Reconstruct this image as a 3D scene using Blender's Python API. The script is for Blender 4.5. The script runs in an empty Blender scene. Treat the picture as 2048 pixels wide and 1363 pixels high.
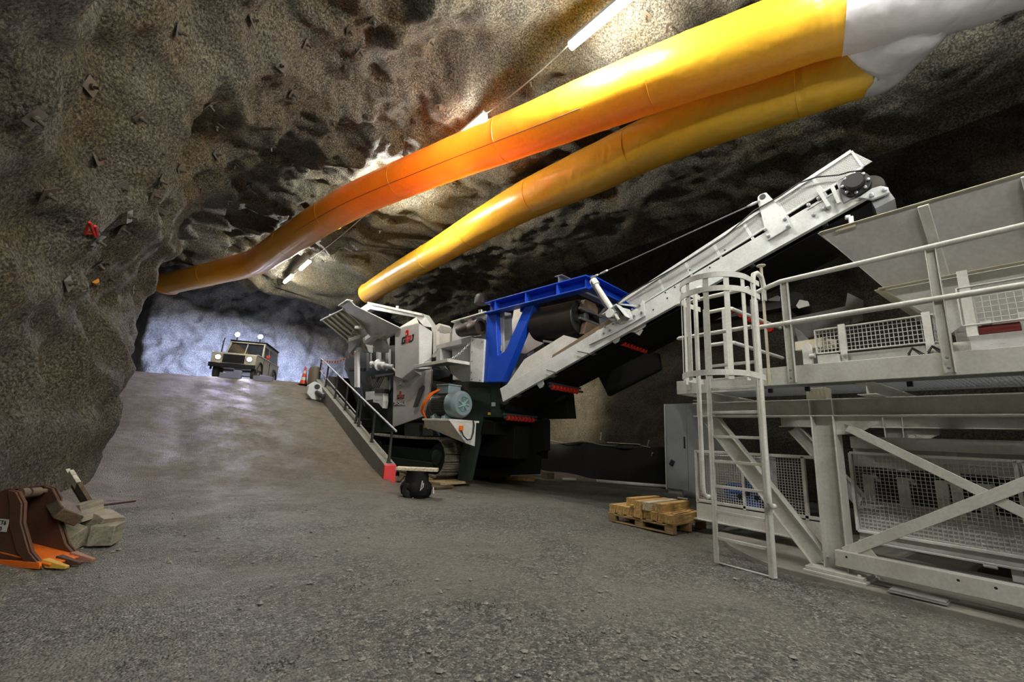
import bpy, bmesh, math, random
from mathutils import Vector as V, Matrix, noise
# ---------------------------------------------------------------- camera, world, exposure
S = bpy.context.scene; COL = S.collection
HC = 1.30
FPX, YAW, PIT, ROL = 876.75, 0.624872, 0.212266, 0.0505306   # focal in px for a 2048 wide frame
_f = V((math.sin(YAW)*math.cos(PIT), math.cos(YAW)*math.cos(PIT), math.sin(PIT)))
_r = V((math.cos(YAW), -math.sin(YAW), 0)); _u = _r.cross(_f)
R_ = _r*math.cos(ROL)+_u*math.sin(ROL); U_ = -_r*math.sin(ROL)+_u*math.cos(ROL)
CP = V((0, 0, HC))
cam = bpy.data.objects.new('camera', bpy.data.cameras.new('camera')); COL.objects.link(cam)
cam.data.sensor_width = 36; cam.data.lens = 36*FPX/2048; cam.data.clip_start = .05; cam.data.clip_end = 200
cam.matrix_world = Matrix(((R_.x, U_.x, -_f.x, 0), (R_.y, U_.y, -_f.y, 0), (R_.z, U_.z, -_f.z, HC), (0, 0, 0, 1)))
S.camera = cam
S.view_settings.view_transform = 'Standard'; S.view_settings.look = 'None'
S.view_settings.gamma = 1; S.view_settings.use_curve_mapping = False
S.view_settings.exposure = 0.18
W = bpy.data.worlds.new('world'); S.world = W; W.use_nodes = True
W.node_tree.nodes['Background'].inputs[0].default_value = (.5, .52, .5, 1)
W.node_tree.nodes['Background'].inputs[1].default_value = 0.0
# ---------------------------------------------------------------- lamp positions (ceiling line of tubes)
LAMP_Y = [-11.0, -7.2, -3.4, 0.5, 4.2, 8.0, 11.8, 20.2, 22.8]
def lamp_x(y): return 4.52-0.085*(y-4.2)
LAMP_Z = 8.2
LAMP_W = 1150
FILL_LAMPS = [(.2, -1.8, 7.3), (.1, -5.6, 7.3), (0.0, -9.4, 7.3)]       # added fill row of tubes, unseen behind the viewpoint
def light(kind, name, loc, power, color, size=.1, rot=None, **kw):
    d = bpy.data.lights.new(name, kind); d.energy = power; d.color = color
    if kind == 'AREA': d.size = size
    else: d.shadow_soft_size = size
    for k, v in kw.items(): setattr(d, k, v)
    o = bpy.data.objects.new(name, d); COL.objects.link(o); o.location = loc
    if rot is not None: o.rotation_euler = rot
    return o
def aim(o, t):
    o.rotation_euler = (V(t)-o.location).to_track_quat('-Z', 'Y').to_euler()
for i, y in enumerate(LAMP_Y):
    for dy in (-.4, .4):
        w = LAMP_W*(.9 if y > 22 else .8 if y > 14 else .75 if y < 3 else 1.7)
        light('POINT', 'tube_light', (lamp_x(y+dy), y+dy, LAMP_Z-.10), w*.5, (1, .98, .92), .07)
for q in FILL_LAMPS:
    for dy in (-.4, .4): light('POINT', 'tube_light', (q[0], q[1]+dy, q[2]-.1), 500, (1, .98, .92), .07)  # added fill, brightens the white platform side
# ---------------------------------------------------------------- helpers
def ray(px, py): return _f*FPX+R_*(px-1024)-U_*(py-681.5)
def GZ(px, py, z=0.0): d = ray(px, py); return CP+d*((z-HC)/d.z)
def GX(px, py, x): d = ray(px, py); return CP+d*(x/d.x)
def GY(px, py, y): d = ray(px, py); return CP+d*(y/d.y)
def GD(px, py, dep): return CP+ray(px, py)*(dep/FPX)
LAST = []
SPLIT = {'bolt', 'seam_ring', 'hanger', 'hanger_wire', 'web_stiffener', 'gusset_plate', 'clamp_rod', 'tension_rod', 'grating_clip', 'bearing_cap', 'white_cord', 'terminal', 'beam_stiffener', 'shackle', 'strut_hose', 'hydraulic_hose', 'windscreen_pillar', 'orange_cable', 'door_gap', 'white_stripe'}
def place(loc):
    for o in LAST: o.location = loc
class MB:
    def __init__(s): s.v = []; s.f = []
    def add(s, vs, fs):
        n = len(s.v); s.v += [V(a) for a in vs]; s.f += [tuple(i+n for i in f) for f in fs]; return s
    def hexa(s, p):                                  # 8 points: bottom 4 ring, top 4 ring
        return s.add(p, [(0, 3, 2, 1), (4, 5, 6, 7), (0, 1, 5, 4), (1, 2, 6, 5), (2, 3, 7, 6), (3, 0, 4, 7)])
    def box(s, x0, x1, y0, y1, z0, z1):
        return s.hexa([(x0, y0, z0), (x1, y0, z0), (x1, y1, z0), (x0, y1, z0), (x0, y0, z1), (x1, y0, z1), (x1, y1, z1), (x0, y1, z1)])
    def obox(s, c, M, a, b, h):                      # oriented box, half sizes
        return s.hexa([V(c)+M@V((i*a, j*b, k*h)) for k in (-1, 1) for i, j in ((-1, -1), (1, -1), (1, 1), (-1, 1))])
    def bar(s, p, q, w, h, up=(0, 0, 1)):
        p, q = V(p), V(q); d = (q-p).normalized(); up = V(up)
        if abs(d.dot(up)) > .97: up = V((0, 1, 0)) if abs(d.y) < .9 else V((1, 0, 0))
        a = d.cross(up).normalized()*w/2; b = a.cross(d).normalized()*h/2
        return s.hexa([p-a-b, p+a-b, p+a+b, p-a+b, q-a-b, q+a-b, q+a+b, q-a+b])
    def tube(s, pts, r, n=10, cap=True, closed=False):
        pts = [V(p) for p in pts]; m = len(pts); rs = r if isinstance(r, (list, tuple)) else [r]*m
        ups = None; vs = []
        for i, p in enumerate(pts):
            if closed: d = pts[(i+1) % m]-pts[i-1]
            else: d = pts[min(i+1, m-1)]-pts[max(i-1, 0)]
            d.normalize()
            if ups is None:
                ups = d.orthogonal().normalized()
            else:
                ups = (ups-d*ups.dot(d)).normalized()
            b = d.cross(ups)
            for k in range(n):
                t = 2*math.pi*k/n; vs.append(p+(ups*math.cos(t)+b*math.sin(t))*rs[i])
        fs = [(i*n+k, i*n+(k+1) % n, (i+1) % m*n+(k+1) % n, (i+1) % m*n+k) for i in range(m if closed else m-1) for k in range(n)]
        if cap and not closed: fs += [tuple(range(n-1, -1, -1)), tuple(range((m-1)*n, m*n))]
        return s.add(vs, fs)
    def cyl(s, p, q, r, n=16): return s.tube([p, q], r, n)
    def lathe(s, c, ax, prof, n=24):                 # prof: (radius, dist along axis)
        c = V(c); ax = V(ax).normalized(); a = ax.orthogonal().normalized(); b = ax.cross(a); m = len(prof)
        vs = [c+ax*h+(a*math.cos(2*math.pi*k/n)+b*math.sin(2*math.pi*k/n))*max(r, 1e-4) for r, h in prof for k in range(n)]
        fs = [(i*n+k, i*n+(k+1) % n, (i+1)*n+(k+1) % n, (i+1)*n+k) for i in range(m-1) for k in range(n)]
        fs += [tuple(range(n-1, -1, -1)), tuple(range((m-1)*n, m*n))]
        return s.add(vs, fs)
    def plate(s, poly, t):                           # polygon of 3D points extruded by vector t
        n = len(poly); P = [V(p) for p in poly]; t = V(t)
        return s.add(P+[p+t for p in P], [tuple(range(n-1, -1, -1)), tuple(range(n, 2*n))]+[(i, (i+1) % n, (i+1) % n+n, i+n) for i in range(n)])
    def ibeam(s, p, q, w, h, tf=.014, tw=.01, up=(0, 0, 1)):
        p, q, u = V(p), V(q), V(up); d = (q-p).normalized(); a = d.cross(u).normalized(); b = a.cross(d).normalized()
        o = b*(h/2-tf/2)
        s.bar(p+o, q+o, w, tf, b); s.bar(p-o, q-o, w, tf, b); s.bar(p, q, tw, h-tf, b); return s
    def chan(s, p, q, w, h, t=.01, up=(0, 0, 1)):    # C section: web on the -side
        p, q, u = V(p), V(q), V(up); d = (q-p).normalized(); a = d.cross(u).normalized(); b = a.cross(d).normalized()
        o = b*(h/2-t/2); k = a*(w/2)
        s.bar(p+o, q+o, w, t, b); s.bar(p-o, q-o, w, t, b); s.bar(p-k, q-k, t, h, b); return s
    def grid(s, o, a, b, na, nb, r=.003):            # wire mesh between corner o, edge vectors a, b
        o, a, b = V(o), V(a), V(b); n = a.cross(b).normalized()*r
        def wire(p, q, side):
            k = side.normalized()*r
            s.add([p-k-n, p+k-n, p+k+n, p-k+n, q-k-n, q+k-n, q+k+n, q-k+n], [(0, 1, 5, 4), (1, 2, 6, 5), (2, 3, 7, 6), (3, 0, 4, 7)])
        for i in range(na+1): t = i/na; wire(o+a*t, o+a*t+b, a)
        for j in range(nb+1): t = j/nb; wire(o+b*t, o+b*t+a, b)
        return s
    def bolts(s, pts, n, r=.014, h=.014):
        n = V(n).normalized()
        for p in pts: s.lathe(p, n, [(r, 0), (r, h), (r*.6, h*1.1)], 6)
        return s
    def islands(s):
        par = list(range(len(s.v)))
        def fd(i):
            while par[i] != i: par[i] = par[par[i]]; i = par[i]
            return i
        for f in s.f:
            r = fd(f[0])
            for k in f[1:]: par[fd(k)] = r
        g = {}
        for f in s.f: g.setdefault(fd(f[0]), []).append(f)
        out = []
        for fs in g.values():
            ids = sorted({i for f in fs for i in f}); mp = {i: k for k, i in enumerate(ids)}; b = MB(); b.v = [s.v[i] for i in ids]; b.f = [tuple(mp[i] for i in f) for f in fs]; out.append(b)
        return out
    def build(s, name, mat, parent=None, *a, **k):
        LAST.clear()
        if name in SPLIT: LAST.extend(b._build(name, mat, parent, *a, **k) for b in s.islands())
        else: LAST.append(s._build(name, mat, parent, *a, **k))
        return LAST[0]
    def _build(s, name, mat, parent=None, bevel=0, smooth=True, ang=35, seg=2, recalc=True):
        me = bpy.data.meshes.new(name); me.from_pydata(s.v, [], s.f)
        if recalc:
            bm = bmesh.new(); bm.from_mesh(me); bmesh.ops.recalc_face_normals(bm, faces=bm.faces); bm.to_mesh(me); bm.free()
        me.materials.append(mat)
        o = bpy.data.objects.new(name, me); COL.objects.link(o)
        if smooth:
            me.polygons.foreach_set('use_smooth', [True]*len(me.polygons)); me.set_sharp_from_angle(angle=math.radians(ang))
        if parent: o.parent = parent
        if bevel:
            m = o.modifiers.new('bevel', 'BEVEL'); m.width = bevel; m.segments = seg; m.limit_method = 'ANGLE'; m.angle_limit = math.radians(40)
        return o
def tag(o, label=None, cat=None, group=None, kind=None):
    if label: o['label'] = label
    if cat: o['category'] = cat
    if group: o['group'] = group
    if kind: o['kind'] = kind
    return o
def empty(name, loc=(0, 0, 0), rz=0.0, label=None, cat=None, group=None):
    o = bpy.data.objects.new(name, None); COL.objects.link(o); o.location = loc; o.rotation_euler = (0, 0, rz)
    o.empty_display_size = .2
    return tag(o, label, cat, group)
def kids(o): return [c for c in o.children]
def copy_tree(o, parent=None):
    c = o.copy(); COL.objects.link(c)
    if parent is not None: c.parent = parent
    for ch in list(o.children): copy_tree(ch, c)
    return c
# ---------------------------------------------------------------- materials
def newmat(name):
    m = bpy.data.materials.new(name); m.use_nodes = True; nt = m.node_tree
    return m, nt, nt.nodes['Principled BSDF']
def nd(nt, t, **kw):
    n = nt.nodes.new(t)
    for k, v in kw.items():
        if k in n.inputs: n.inputs[k].default_value = v
        else: setattr(n, k, v)
    return n
def ramp(nt, fac, stops):
    r = nt.nodes.new('ShaderNodeValToRGB'); e = r.color_ramp.elements
    while len(e) < len(stops): e.new(.5)
    for i, (p, c) in enumerate(stops): e[i].position = p; e[i].color = (*c, 1) if len(c) == 3 else c
    nt.links.new(fac, r.inputs[0]); return r.outputs[0]
def texco(nt, obj=False):
    if obj: return nd(nt, 'ShaderNodeTexCoord').outputs['Object']
    return nd(nt, 'ShaderNodeNewGeometry').outputs['Position']
def noi(nt, vec, scale, detail=3, rough=.55, dist=0):
    n = nd(nt, 'ShaderNodeTexNoise', Scale=scale, Detail=detail, Roughness=rough, Distortion=dist)
    nt.links.new(vec, n.inputs['Vector']); return n.outputs['Fac']
def mix(nt, fac, a, b, bt='MIX'):
    m = nt.nodes.new('ShaderNodeMix'); m.data_type = 'RGBA'; m.blend_type = bt
    for s, v in ((m.inputs[0], fac), (m.inputs[6], a), (m.inputs[7], b)):
        if hasattr(v, 'is_output') or hasattr(v, 'links'): nt.links.new(v, s)
        elif isinstance(v, (int, float)): s.default_value = v
        else: s.default_value = (*v, 1) if len(v) == 3 else v
    return m.outputs[2]
def math_(nt, op, a, b=0.0):
    m = nt.nodes.new('ShaderNodeMath'); m.operation = op
    for s, v in ((m.inputs[0], a), (m.inputs[1], b)):
        if isinstance(v, (int, float)): s.default_value = v
        else: nt.links.new(v, s)
    return m.outputs[0]
def bump(nt, bs, h, st=.5, dist=.02, prev=None):
    b = nd(nt, 'ShaderNodeBump', Strength=st, Distance=dist); nt.links.new(h, b.inputs['Height'])
    if prev is not None: nt.links.new(prev, b.inputs['Normal'])
    nt.links.new(b.outputs[0], bs.inputs['Normal']); return b.outputs[0]
def paint(name, col, rough=.45, dirt=.35, dcol=(.12, .10, .07), scale=3.0, metal=0.0, spec=.5, fine=.15, bmp=0.0):
    m, nt, bs = newmat(name); p = texco(nt)
    f = math_(nt, 'MULTIPLY', ramp(nt, noi(nt, p, scale, 6, .65, .4), [(.42, (0, 0, 0)), (.75, (1, 1, 1))]), dirt)
    c = mix(nt, f, col, dcol)
    g = ramp(nt, noi(nt, p, scale*14, 3), [(.3, (1-fine,)*3), (.7, (1, 1, 1))])
    c = mix(nt, 1.0, c, g, 'MULTIPLY')
    nt.links.new(c, bs.inputs['Base Color']); bs.inputs['Roughness'].default_value = rough
    bs.inputs['Metallic'].default_value = metal; bs.inputs['Specular IOR Level'].default_value = spec
    if bmp: bump(nt, bs, noi(nt, p, scale*20, 3), bmp, .005)
    return m
def emis(name, col, st):
    m, nt, bs = newmat(name); bs.inputs['Base Color'].default_value = (*col, 1)
    bs.inputs['Emission Color'].default_value = (*col, 1); bs.inputs['Emission Strength'].default_value = st
    return m
def rockmat(name, base, dark, ochre, och_amt=.5, bst=1.0, sc=1.0):
    m, nt, bs = newmat(name); p = texco(nt)
    c = ramp(nt, noi(nt, p, 30*sc, 5, .78), [(.34, tuple(x*.3 for x in dark)), (.46, dark), (.55, base), (.68, tuple(min(1, x*1.7) for x in base))])
    c = mix(nt, math_(nt, 'MULTIPLY', ramp(nt, noi(nt, p, .55, 5, .6, .6), [(.46, (0, 0, 0)), (.68, (1, 1, 1))]), och_amt), c, ochre, 'MULTIPLY')
    c = mix(nt, 1.0, c, ramp(nt, noi(nt, p, 1.4, 5, .65), [(.3, (.62, .62, .64)), (.7, (1.12, 1.1, 1.06))]), 'MULTIPLY')
    nt.links.new(c, bs.inputs['Base Color']); bs.inputs['Roughness'].default_value = .72
    bs.inputs['Specular IOR Level'].default_value = .35
    vo = nd(nt, 'ShaderNodeTexVoronoi', Scale=26*sc); nt.links.new(p, vo.inputs['Vector'])
    h = math_(nt, 'ADD', math_(nt, 'MULTIPLY', noi(nt, p, 18*sc, 6, .75), 1.2), math_(nt, 'MULTIPLY', vo.outputs['Distance'], -.35))
    b1 = bump(nt, bs, noi(nt, p, 3.2, 4, .6), .8*bst, .16)
    bump(nt, bs, h, 1.0*bst, .06, b1)
    return m
M = {}
M['rock'] = rockmat('sprayed_concrete', (.205, .192, .148), (.075, .070, .052), (1.0, .82, .44), .7)
M['rock_shaded'] = rockmat('shaded_sprayed_concrete', (.070, .061, .046), (.030, .026, .019), (1.0, .78, .5), .6)  # rock copy darkened so the wall looks shaded by the ducts
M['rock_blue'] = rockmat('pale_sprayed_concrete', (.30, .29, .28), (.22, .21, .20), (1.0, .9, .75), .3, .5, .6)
def gravel():
    m, nt, bs = newmat('wet_gravel'); p = texco(nt)
    vo = nd(nt, 'ShaderNodeTexVoronoi', Scale=62.0); nt.links.new(p, vo.inputs['Vector'])
    vc = nd(nt, 'ShaderNodeSeparateColor'); nt.links.new(vo.outputs['Color'], vc.inputs[0])
    c = ramp(nt, vc.outputs[0], [(.0, (.05, .051, .046)), (.45, (.135, .136, .118)), (.8, (.21, .21, .185)), (1, (.38, .375, .34))])
    c = mix(nt, 1.0, c, ramp(nt, noi(nt, p, 14, 8, .8), [(.36, (.32, .32, .33)), (.5, (.9, .9, .88)), (.65, (1.25, 1.25, 1.2))]), 'MULTIPLY')
    c = mix(nt, ramp(nt, noi(nt, p, .6, 5, .6, .5), [(.42, (0, 0, 0)), (.62, (.75, .75, .75))]), c, mix(nt, 1.0, (.215, .21, .175), ramp(nt, noi(nt, p, 34, 6, .82), [(.36, (.3, .3, .3)), (.5, (.95, .95, .95)), (.66, (1.35, 1.35, 1.3))]), 'MULTIPLY'))
    # compacted clay dust on the ramp
    sp = nd(nt, 'ShaderNodeSeparateXYZ'); nt.links.new(p, sp.inputs[0])
    mr = nd(nt, 'ShaderNodeMapRange'); nt.links.new(math_(nt, 'ADD', sp.outputs[1], math_(nt, 'MULTIPLY', noi(nt, p, .7, 4), 3.0)), mr.inputs[0])
    mr.inputs[1].default_value = 9.2; mr.inputs[2].default_value = 12.5
    cl = mix(nt, 1.0, (.20, .163, .112), ramp(nt, noi(nt, p, 5, 7, .75, .3), [(.3, (.5, .5, .52)), (.68, (1.25, 1.22, 1.18))]), 'MULTIPLY')
    c = mix(nt, math_(nt, 'MULTIPLY', mr.outputs[0], .85), c, cl)
    nt.links.new(c, bs.inputs['Base Color'])
    r = ramp(nt, noi(nt, p, 1.1, 4, .6), [(.4, (.42,)*3), (.62, (.75,)*3)]); nt.links.new(r, bs.inputs['Roughness'])
    b1 = bump(nt, bs, noi(nt, p, 4, 5, .65), .5, .05)
    h = math_(nt, 'ADD', math_(nt, 'MULTIPLY', vo.outputs['Distance'], -1.0), noi(nt, p, 30, 5, .7))
    bump(nt, bs, h, 1.0, .024, b1)
    return m
M['gravel'] = gravel()
M['white'] = paint('white_machine_paint', (.64, .67, .66), .42, .35, (.16, .14, .10), 2.2)
M['white2'] = paint('off_white_steel_paint', (.68, .685, .64), .5, .4, (.26, .22, .15), 2.6)
M['grey'] = paint('grey_machine_paint', (.36, .37, .37), .45, .3)
M['galv'] = paint('galvanised_steel', (.40, .42, .44), .35, .25, metal=.7)
M['blue'] = paint('blue_frame_paint', (.005, .065, .52), .38, .15)
M['dkgreen'] = paint('dark_green_machine_paint', (.018, .032, .028), .5, .5, (.04, .05, .035))
M['black'] = paint('black_rubber', (.012, .012, .013), .55, .3, (.03, .028, .025))
M['belt'] = paint('worn_belt_rubber', (.022, .020, .018), .5, .5, (.07, .055, .035))
M['rust'] = paint('rusty_steel', (.10, .045, .025), .62, .6, (.05, .03, .02), 5, .3, bmp=.3)
M['brown'] = paint('brown_rusted_guard', (.17, .12, .08), .6, .6, (.26, .16, .07), 6)
M['steel'] = paint('bare_steel', (.30, .31, .31), .35, .3, metal=.85)
M['red'] = paint('red_roller', (.55, .02, .01), .4, .1)
M['motor'] = paint('grey_blue_motor_paint', (.20, .27, .29), .35, .2)
M['motor_dark'] = paint('dark_motor_paint', (.05, .065, .07), .4, .3)
M['orange'] = paint('orange_plastic', (.85, .16, .01), .45, .1)
M['yellow_sticker'] = paint('yellow_sticker', (.75, .62, .02), .5, .1)
M['white_sticker'] = paint('white_sticker', (.7, .7, .68), .5, .1)
M['ink'] = paint('black_ink', (.01, .01, .02), .5, 0)
M['logo_red'] = paint('red_ink', (.62, .02, .02), .5, 0)
M['concrete'] = paint('cast_concrete', (.27, .26, .225), .8, .5, (.13, .12, .10), 3, bmp=.4)
M['pink'] = paint('pink_red_paint', (.85, .06, .07), .6, .2, (.5, .1, .08))
def wood(name, col):
    m, nt, bs = newmat(name); tc = nd(nt, 'ShaderNodeTexCoord'); mp = nd(nt, 'ShaderNodeMapping'); mp.inputs['Scale'].default_value = (22, 2.2, 22)
    nt.links.new(tc.outputs['Object'], mp.inputs[0])
    c = mix(nt, 1.0, col, ramp(nt, noi(nt, mp.outputs[0], 1.6, 5, .65, .5), [(.32, (.45, .42, .38)), (.6, (1.1, 1.08, 1.0))]), 'MULTIPLY')
    c = mix(nt, ramp(nt, noi(nt, tc.outputs['Object'], 4, 4, .6), [(.52, (0, 0, 0)), (.75, (.5, .5, .5))]), c, tuple(x*.4 for x in col))
    nt.links.new(c, bs.inputs['Base Color']); bs.inputs['Roughness'].default_value = .7
    bump(nt, bs, noi(nt, mp.outputs[0], 3, 4), .3, .006); return m
M['wood'] = wood('fresh_timber', (.58, .38, .15)); M['wood_old'] = wood('weathered_timber', (.36, .32, .25)); M['wood_pallet'] = wood('pallet_timber', (.34, .23, .11))
def fabric(name, cols, trans=None):
    m, nt, bs = newmat(name); p = texco(nt)
    c = ramp(nt, noi(nt, p, .35, 3, .5, .2), cols)
    c = mix(nt, 1.0, c, ramp(nt, noi(nt, p, 12, 4, .6), [(.3, (.9,)*3), (.7, (1.03,)*3)]), 'MULTIPLY')
    nt.links.new(c, bs.inputs['Base Color']); bs.inputs['Roughness'].default_value = .33
    if trans:
        tr = nd(nt, 'ShaderNodeBsdfTranslucent'); tr.inputs[0].default_value = (*trans, 1); ms = nt.nodes.new('ShaderNodeMixShader'); ms.inputs[0].default_value = .09
        nt.links.new(bs.outputs[0], ms.inputs[1]); nt.links.new(tr.outputs[0], ms.inputs[2]); nt.links.new(ms.outputs[0], nt.nodes['Material Output'].inputs[0])
    bs.inputs['Coat Weight'].default_value = .25; bs.inputs['Coat Roughness'].default_value = .2
    b1 = bump(nt, bs, noi(nt, p, 1.3, 3, .5, 1.0), .35, .06)
    bump(nt, bs, noi(nt, p, 7, 4, .6, 1.5), .18, .012, b1)
    return m
M['duct'] = fabric('yellow_duct_fabric', [(.3, (.78, .42, .02)), (.55, (.82, .48, .03)), (.75, (.86, .54, .06))], (1, .14, .008))
M['duct_white'] = fabric('white_duct_fabric', [(.3, (.62, .62, .64)), (.7, (.72, .72, .74))], (.9, .9, .9))
M['duct_orange'] = fabric('orange_duct_fabric', [(.3, (.85, .26, .01)), (.7, (.9, .34, .01))], (1, .3, .01))
# ---------------------------------------------------------------- cave
def lerp(tab, y):
    if y <= tab[0][0]: return tab[0][1]
    for (a, va), (b, vb) in zip(tab, tab[1:]):
        if y <= b:
            t = (y-a)/(b-a); t = t*t*(3-2*t); return va+(vb-va)*t
    return tab[-1][1]
XL = [(-14, -2.6), (0, -2.0), (5, -1.75), (8, -1.45), (10, -1.2), (12, -1.35), (15, -1.8), (19, -2.2), (21.8, -2.5), (23.5, -4.2), (27, -6.0), (36, -7)]
XR = [(-14, 13.5), (5, 13.2), (14, 13.0), (22, 13.4), (30, 13), (36, 13)]
ZC = [(-14, 8.6), (4, 8.7), (12, 8.65), (21.5, 8.75), (24.6, 8.35), (26.0, 8.45), (28, 11.5), (36, 12)]
def cave_e(y): return .62-.24*min(1, max(0, (y-9)/8))
def cave_pt(u, y, disp=True):                        # u 0..1 from left foot over the crown to the right foot
    xl, xr, zc = lerp(XL, y), lerp(XR, y), lerp(ZC, y)
    t = math.pi*(1-u); e = cave_e(y)
    c, s = math.cos(t), math.sin(t)
    a = (xr-xl)/2; cx = (xr+xl)/2
    x = cx+a*math.copysign(abs(c)**e, c); z = -.4+(zc+.4)*max(s, 0)**e
    p = V((x, y, z))
    if not disp: return p
    n = V((cx-x, 0, (zc*.45)-z)); n.normalize()
    q = V((x*.42, y*.34, z*.42))
    d = (noise.noise(q+V((3.1, 7.7, 1.3)))*.55 + (1-abs(noise.noise(q*1.7+V((9.2, 4.1, 2.2)))*2))*.26
         + noise.noise(q*4.2)*.22 + noise.noise(q*9.5)*.10 + noise.noise(q*22)*.03)
    k = 1.0 if z > 2.5 else .45+.55*max(z, 0)/2.5
    if x < 0 and 11 < y < 24: k *= 1-.45*min(1, (y-11)/3)*min(1, -x)
    if y > 13 and z > 5: k *= 1+.5*min(1, (y-13)/4)
    if x < 0 and z > 3.5: p.x -= .9*min(1, max(0, (y-15)/3))*min(1, z-3.5)
    return p+n*(d*k*.95-.1)
def cave():
    NU = 380; ys = []; y = -14.0
    while y < 36: ys.append(y); y += .055+.0042*max(0, abs(y-3)) if y > -2 else .25
    us = [i/NU for i in range(NU+1)]
    P = [[cave_pt(u, y) for u in us] for y in ys]
    def part(name, i0, i1, mt='rock'):
        vs = [r[i] for r in P for i in range(i0, i1+1)]; w = i1-i0+1
        fs = [(j*w+i, j*w+i+1, (j+1)*w+i+1, (j+1)*w+i) for j in range(len(ys)-1) for i in range(w-1)]
        b = MB(); b.v = vs; b.f = fs; o = b.build(name, M[mt], recalc=False, ang=180); tag(o, kind='structure'); return o
    part('wall_left', 0, int(NU*.17)); part('ceiling', int(NU*.17), int(NU*.70)); part('wall_right', int(NU*.70), NU, 'rock_shaded')  # right wall carries its shade in the rock colour
    def endwall(name, y0, mat, sgn, step):
        b = MB(); xs = [-10+step*i for i in range(int(25/step)+1)]; zs = [-.6+step*i for i in range(int(13.5/step)+1)]
        for z in zs:
            for x in xs:
                q = V((x*.5, 3.3, z*.5))
                d = noise.noise(q)*.9+(1-abs(noise.noise(q*1.9)*2))*.3+noise.noise(q*4.5)*.22+noise.noise(q*11)*.08
                back = 3.5*max(0, min(1, (-2.6-x)/1.6)) if sgn > 0 else 0
                b.v.append(V((x, y0+sgn*(back)-sgn*d, z)))
        w = len(xs); b.f = [(j*w+i, j*w+i+1, (j+1)*w+i+1, (j+1)*w+i) for j in range(len(zs)-1) for i in range(w-1)]
        tag(b.build(name, mat, recalc=False, ang=180), kind='structure')
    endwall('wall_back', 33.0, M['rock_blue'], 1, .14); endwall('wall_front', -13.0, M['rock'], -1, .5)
cave()
KX0, KX1 = 4.05, 4.34                                # ramp kerb
def sm(t): t = max(0, min(1, t)); return t*t*(3-2*t)
def ramp_z(x, y):
    top = 2.93+.045*max(-3, min(x, 4.2)); s = .305*(y-10.35)
    k = .35                                         # smooth min / max
    a = s if s > 1 else (math.log(1+math.exp(s/k*2))*k/2)
    h = max(0, min(1, .5+.5*(top-a)/.5)); z = top*(1-h)+a*h-.5*h*(1-h)*.5
    return max(0, z)
PIT_Y = 18.4
def floor_z(x, y):
    if x < (KX0+KX1)/2 or y > PIT_Y: z = ramp_z(x, y)
    else: z = 0
    q = V((x, y, 0))
    z += noise.noise(q*.35)*.05+noise.noise(q*1.3)*.022+noise.noise(q*4.1)*.010+noise.noise(q*11)*.006
    if x < 4 and y > 8:                               # wheel ruts up the ramp
        for cx in (.2, 2.2): z -= .05*math.exp(-((x-cx-.25*math.sin(y*.3))/.3)**2)*sm((y-9)/3)*sm((22-y)/3)
    z += .35*sm((-.45-x)/1.3)*(.6+.4*noise.noise(q*.9))*sm((y-4)/3)*sm((15-y)/4) # muck against the wall
    return z
def floor():
    xs = []; x = -9.0
    while x < 15.5: xs.append(x); x += .075 if -2.5 < x < 9 else .2
    ys = []; y = -13.5
    while y < 36: ys.append(y); y += .3 if y < .3 else .05+.006*max(0, y-2)
    # keep a sharp step at the kerb and the pit edge
    xs = sorted([v for v in xs if abs(v-4.2) > .04]+[4.19, 4.2001]); ys = sorted([v for v in ys if abs(v-PIT_Y) > .04]+[PIT_Y, PIT_Y+.01])
    b = MB(); w = len(xs)
    for y in ys:
        for x in xs: b.v.append(V((x, y, floor_z(x, y))))
    b.f = [(j*w+i, j*w+i+1, (j+1)*w+i+1, (j+1)*w+i) for j in range(len(ys)-1) for i in range(w-1)]
    tag(b.build('floor', M['gravel'], recalc=False, ang=60), kind='structure')
floor()
# ---------------------------------------------------------------- ducts and tubes
def catmull(pts, n):
    P = [pts[0]]+pts+[pts[-1]]; out = []
    for i in range(1, len(P)-2):
        for k in range(n):
            t = k/n; a, b, c, d = P[i-1], P[i], P[i+1], P[i+2]
            out.append(tuple(.5*(2*b[j]+(c[j]-a[j])*t+(2*a[j]-5*b[j]+4*c[j]-d[j])*t*t+(3*b[j]-a[j]-3*c[j]+d[j])*t**3) for j in range(len(b))))
    out.append(tuple(P[-2])); return out
def duct_mesh(keys, nseg=14, n=64, seed=0, wr=.004, wend=.012):
    """keys: (x,y,z,r). wrinkled inflated hose"""
    pts = catmull([tuple(k) for k in keys], nseg); m = len(pts); b = MB(); up = None
    for i, p in enumerate(pts):
        c = V(p[:3]); d = (V(pts[min(i+1, m-1)][:3])-V(pts[max(i-1, 0)][:3])).normalized()
        up = V((0, 0, 1))-d*d.z; up.normalize(); s = d.cross(up)
        for k in range(n):
            t = 2*math.pi*k/n
            w = noise.noise(V((math.cos(t)*1.5+seed, math.sin(t)*1.5, i*.11)))*.018+noise.noise(V((math.cos(t)*2+seed, math.sin(t)*2, i*.9)))*.010
            rg = 1-abs(noise.noise(V((math.cos(t)*3.2+seed, math.sin(t)*3.2, i*.55+seed))))*2
            w -= max(0, rg-.55)*(wr+wend*max(0, (i/m-.88)/.12))*3
            b.v.append(c+(up*math.cos(t)+s*math.sin(t))*p[3]*(1+w))
    b.f = [(i*n+k, i*n+(k+1) % n, (i+1)*n+(k+1) % n, (i+1)*n+k) for i in range(m-1) for k in range(n)]
    return b, pts
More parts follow.
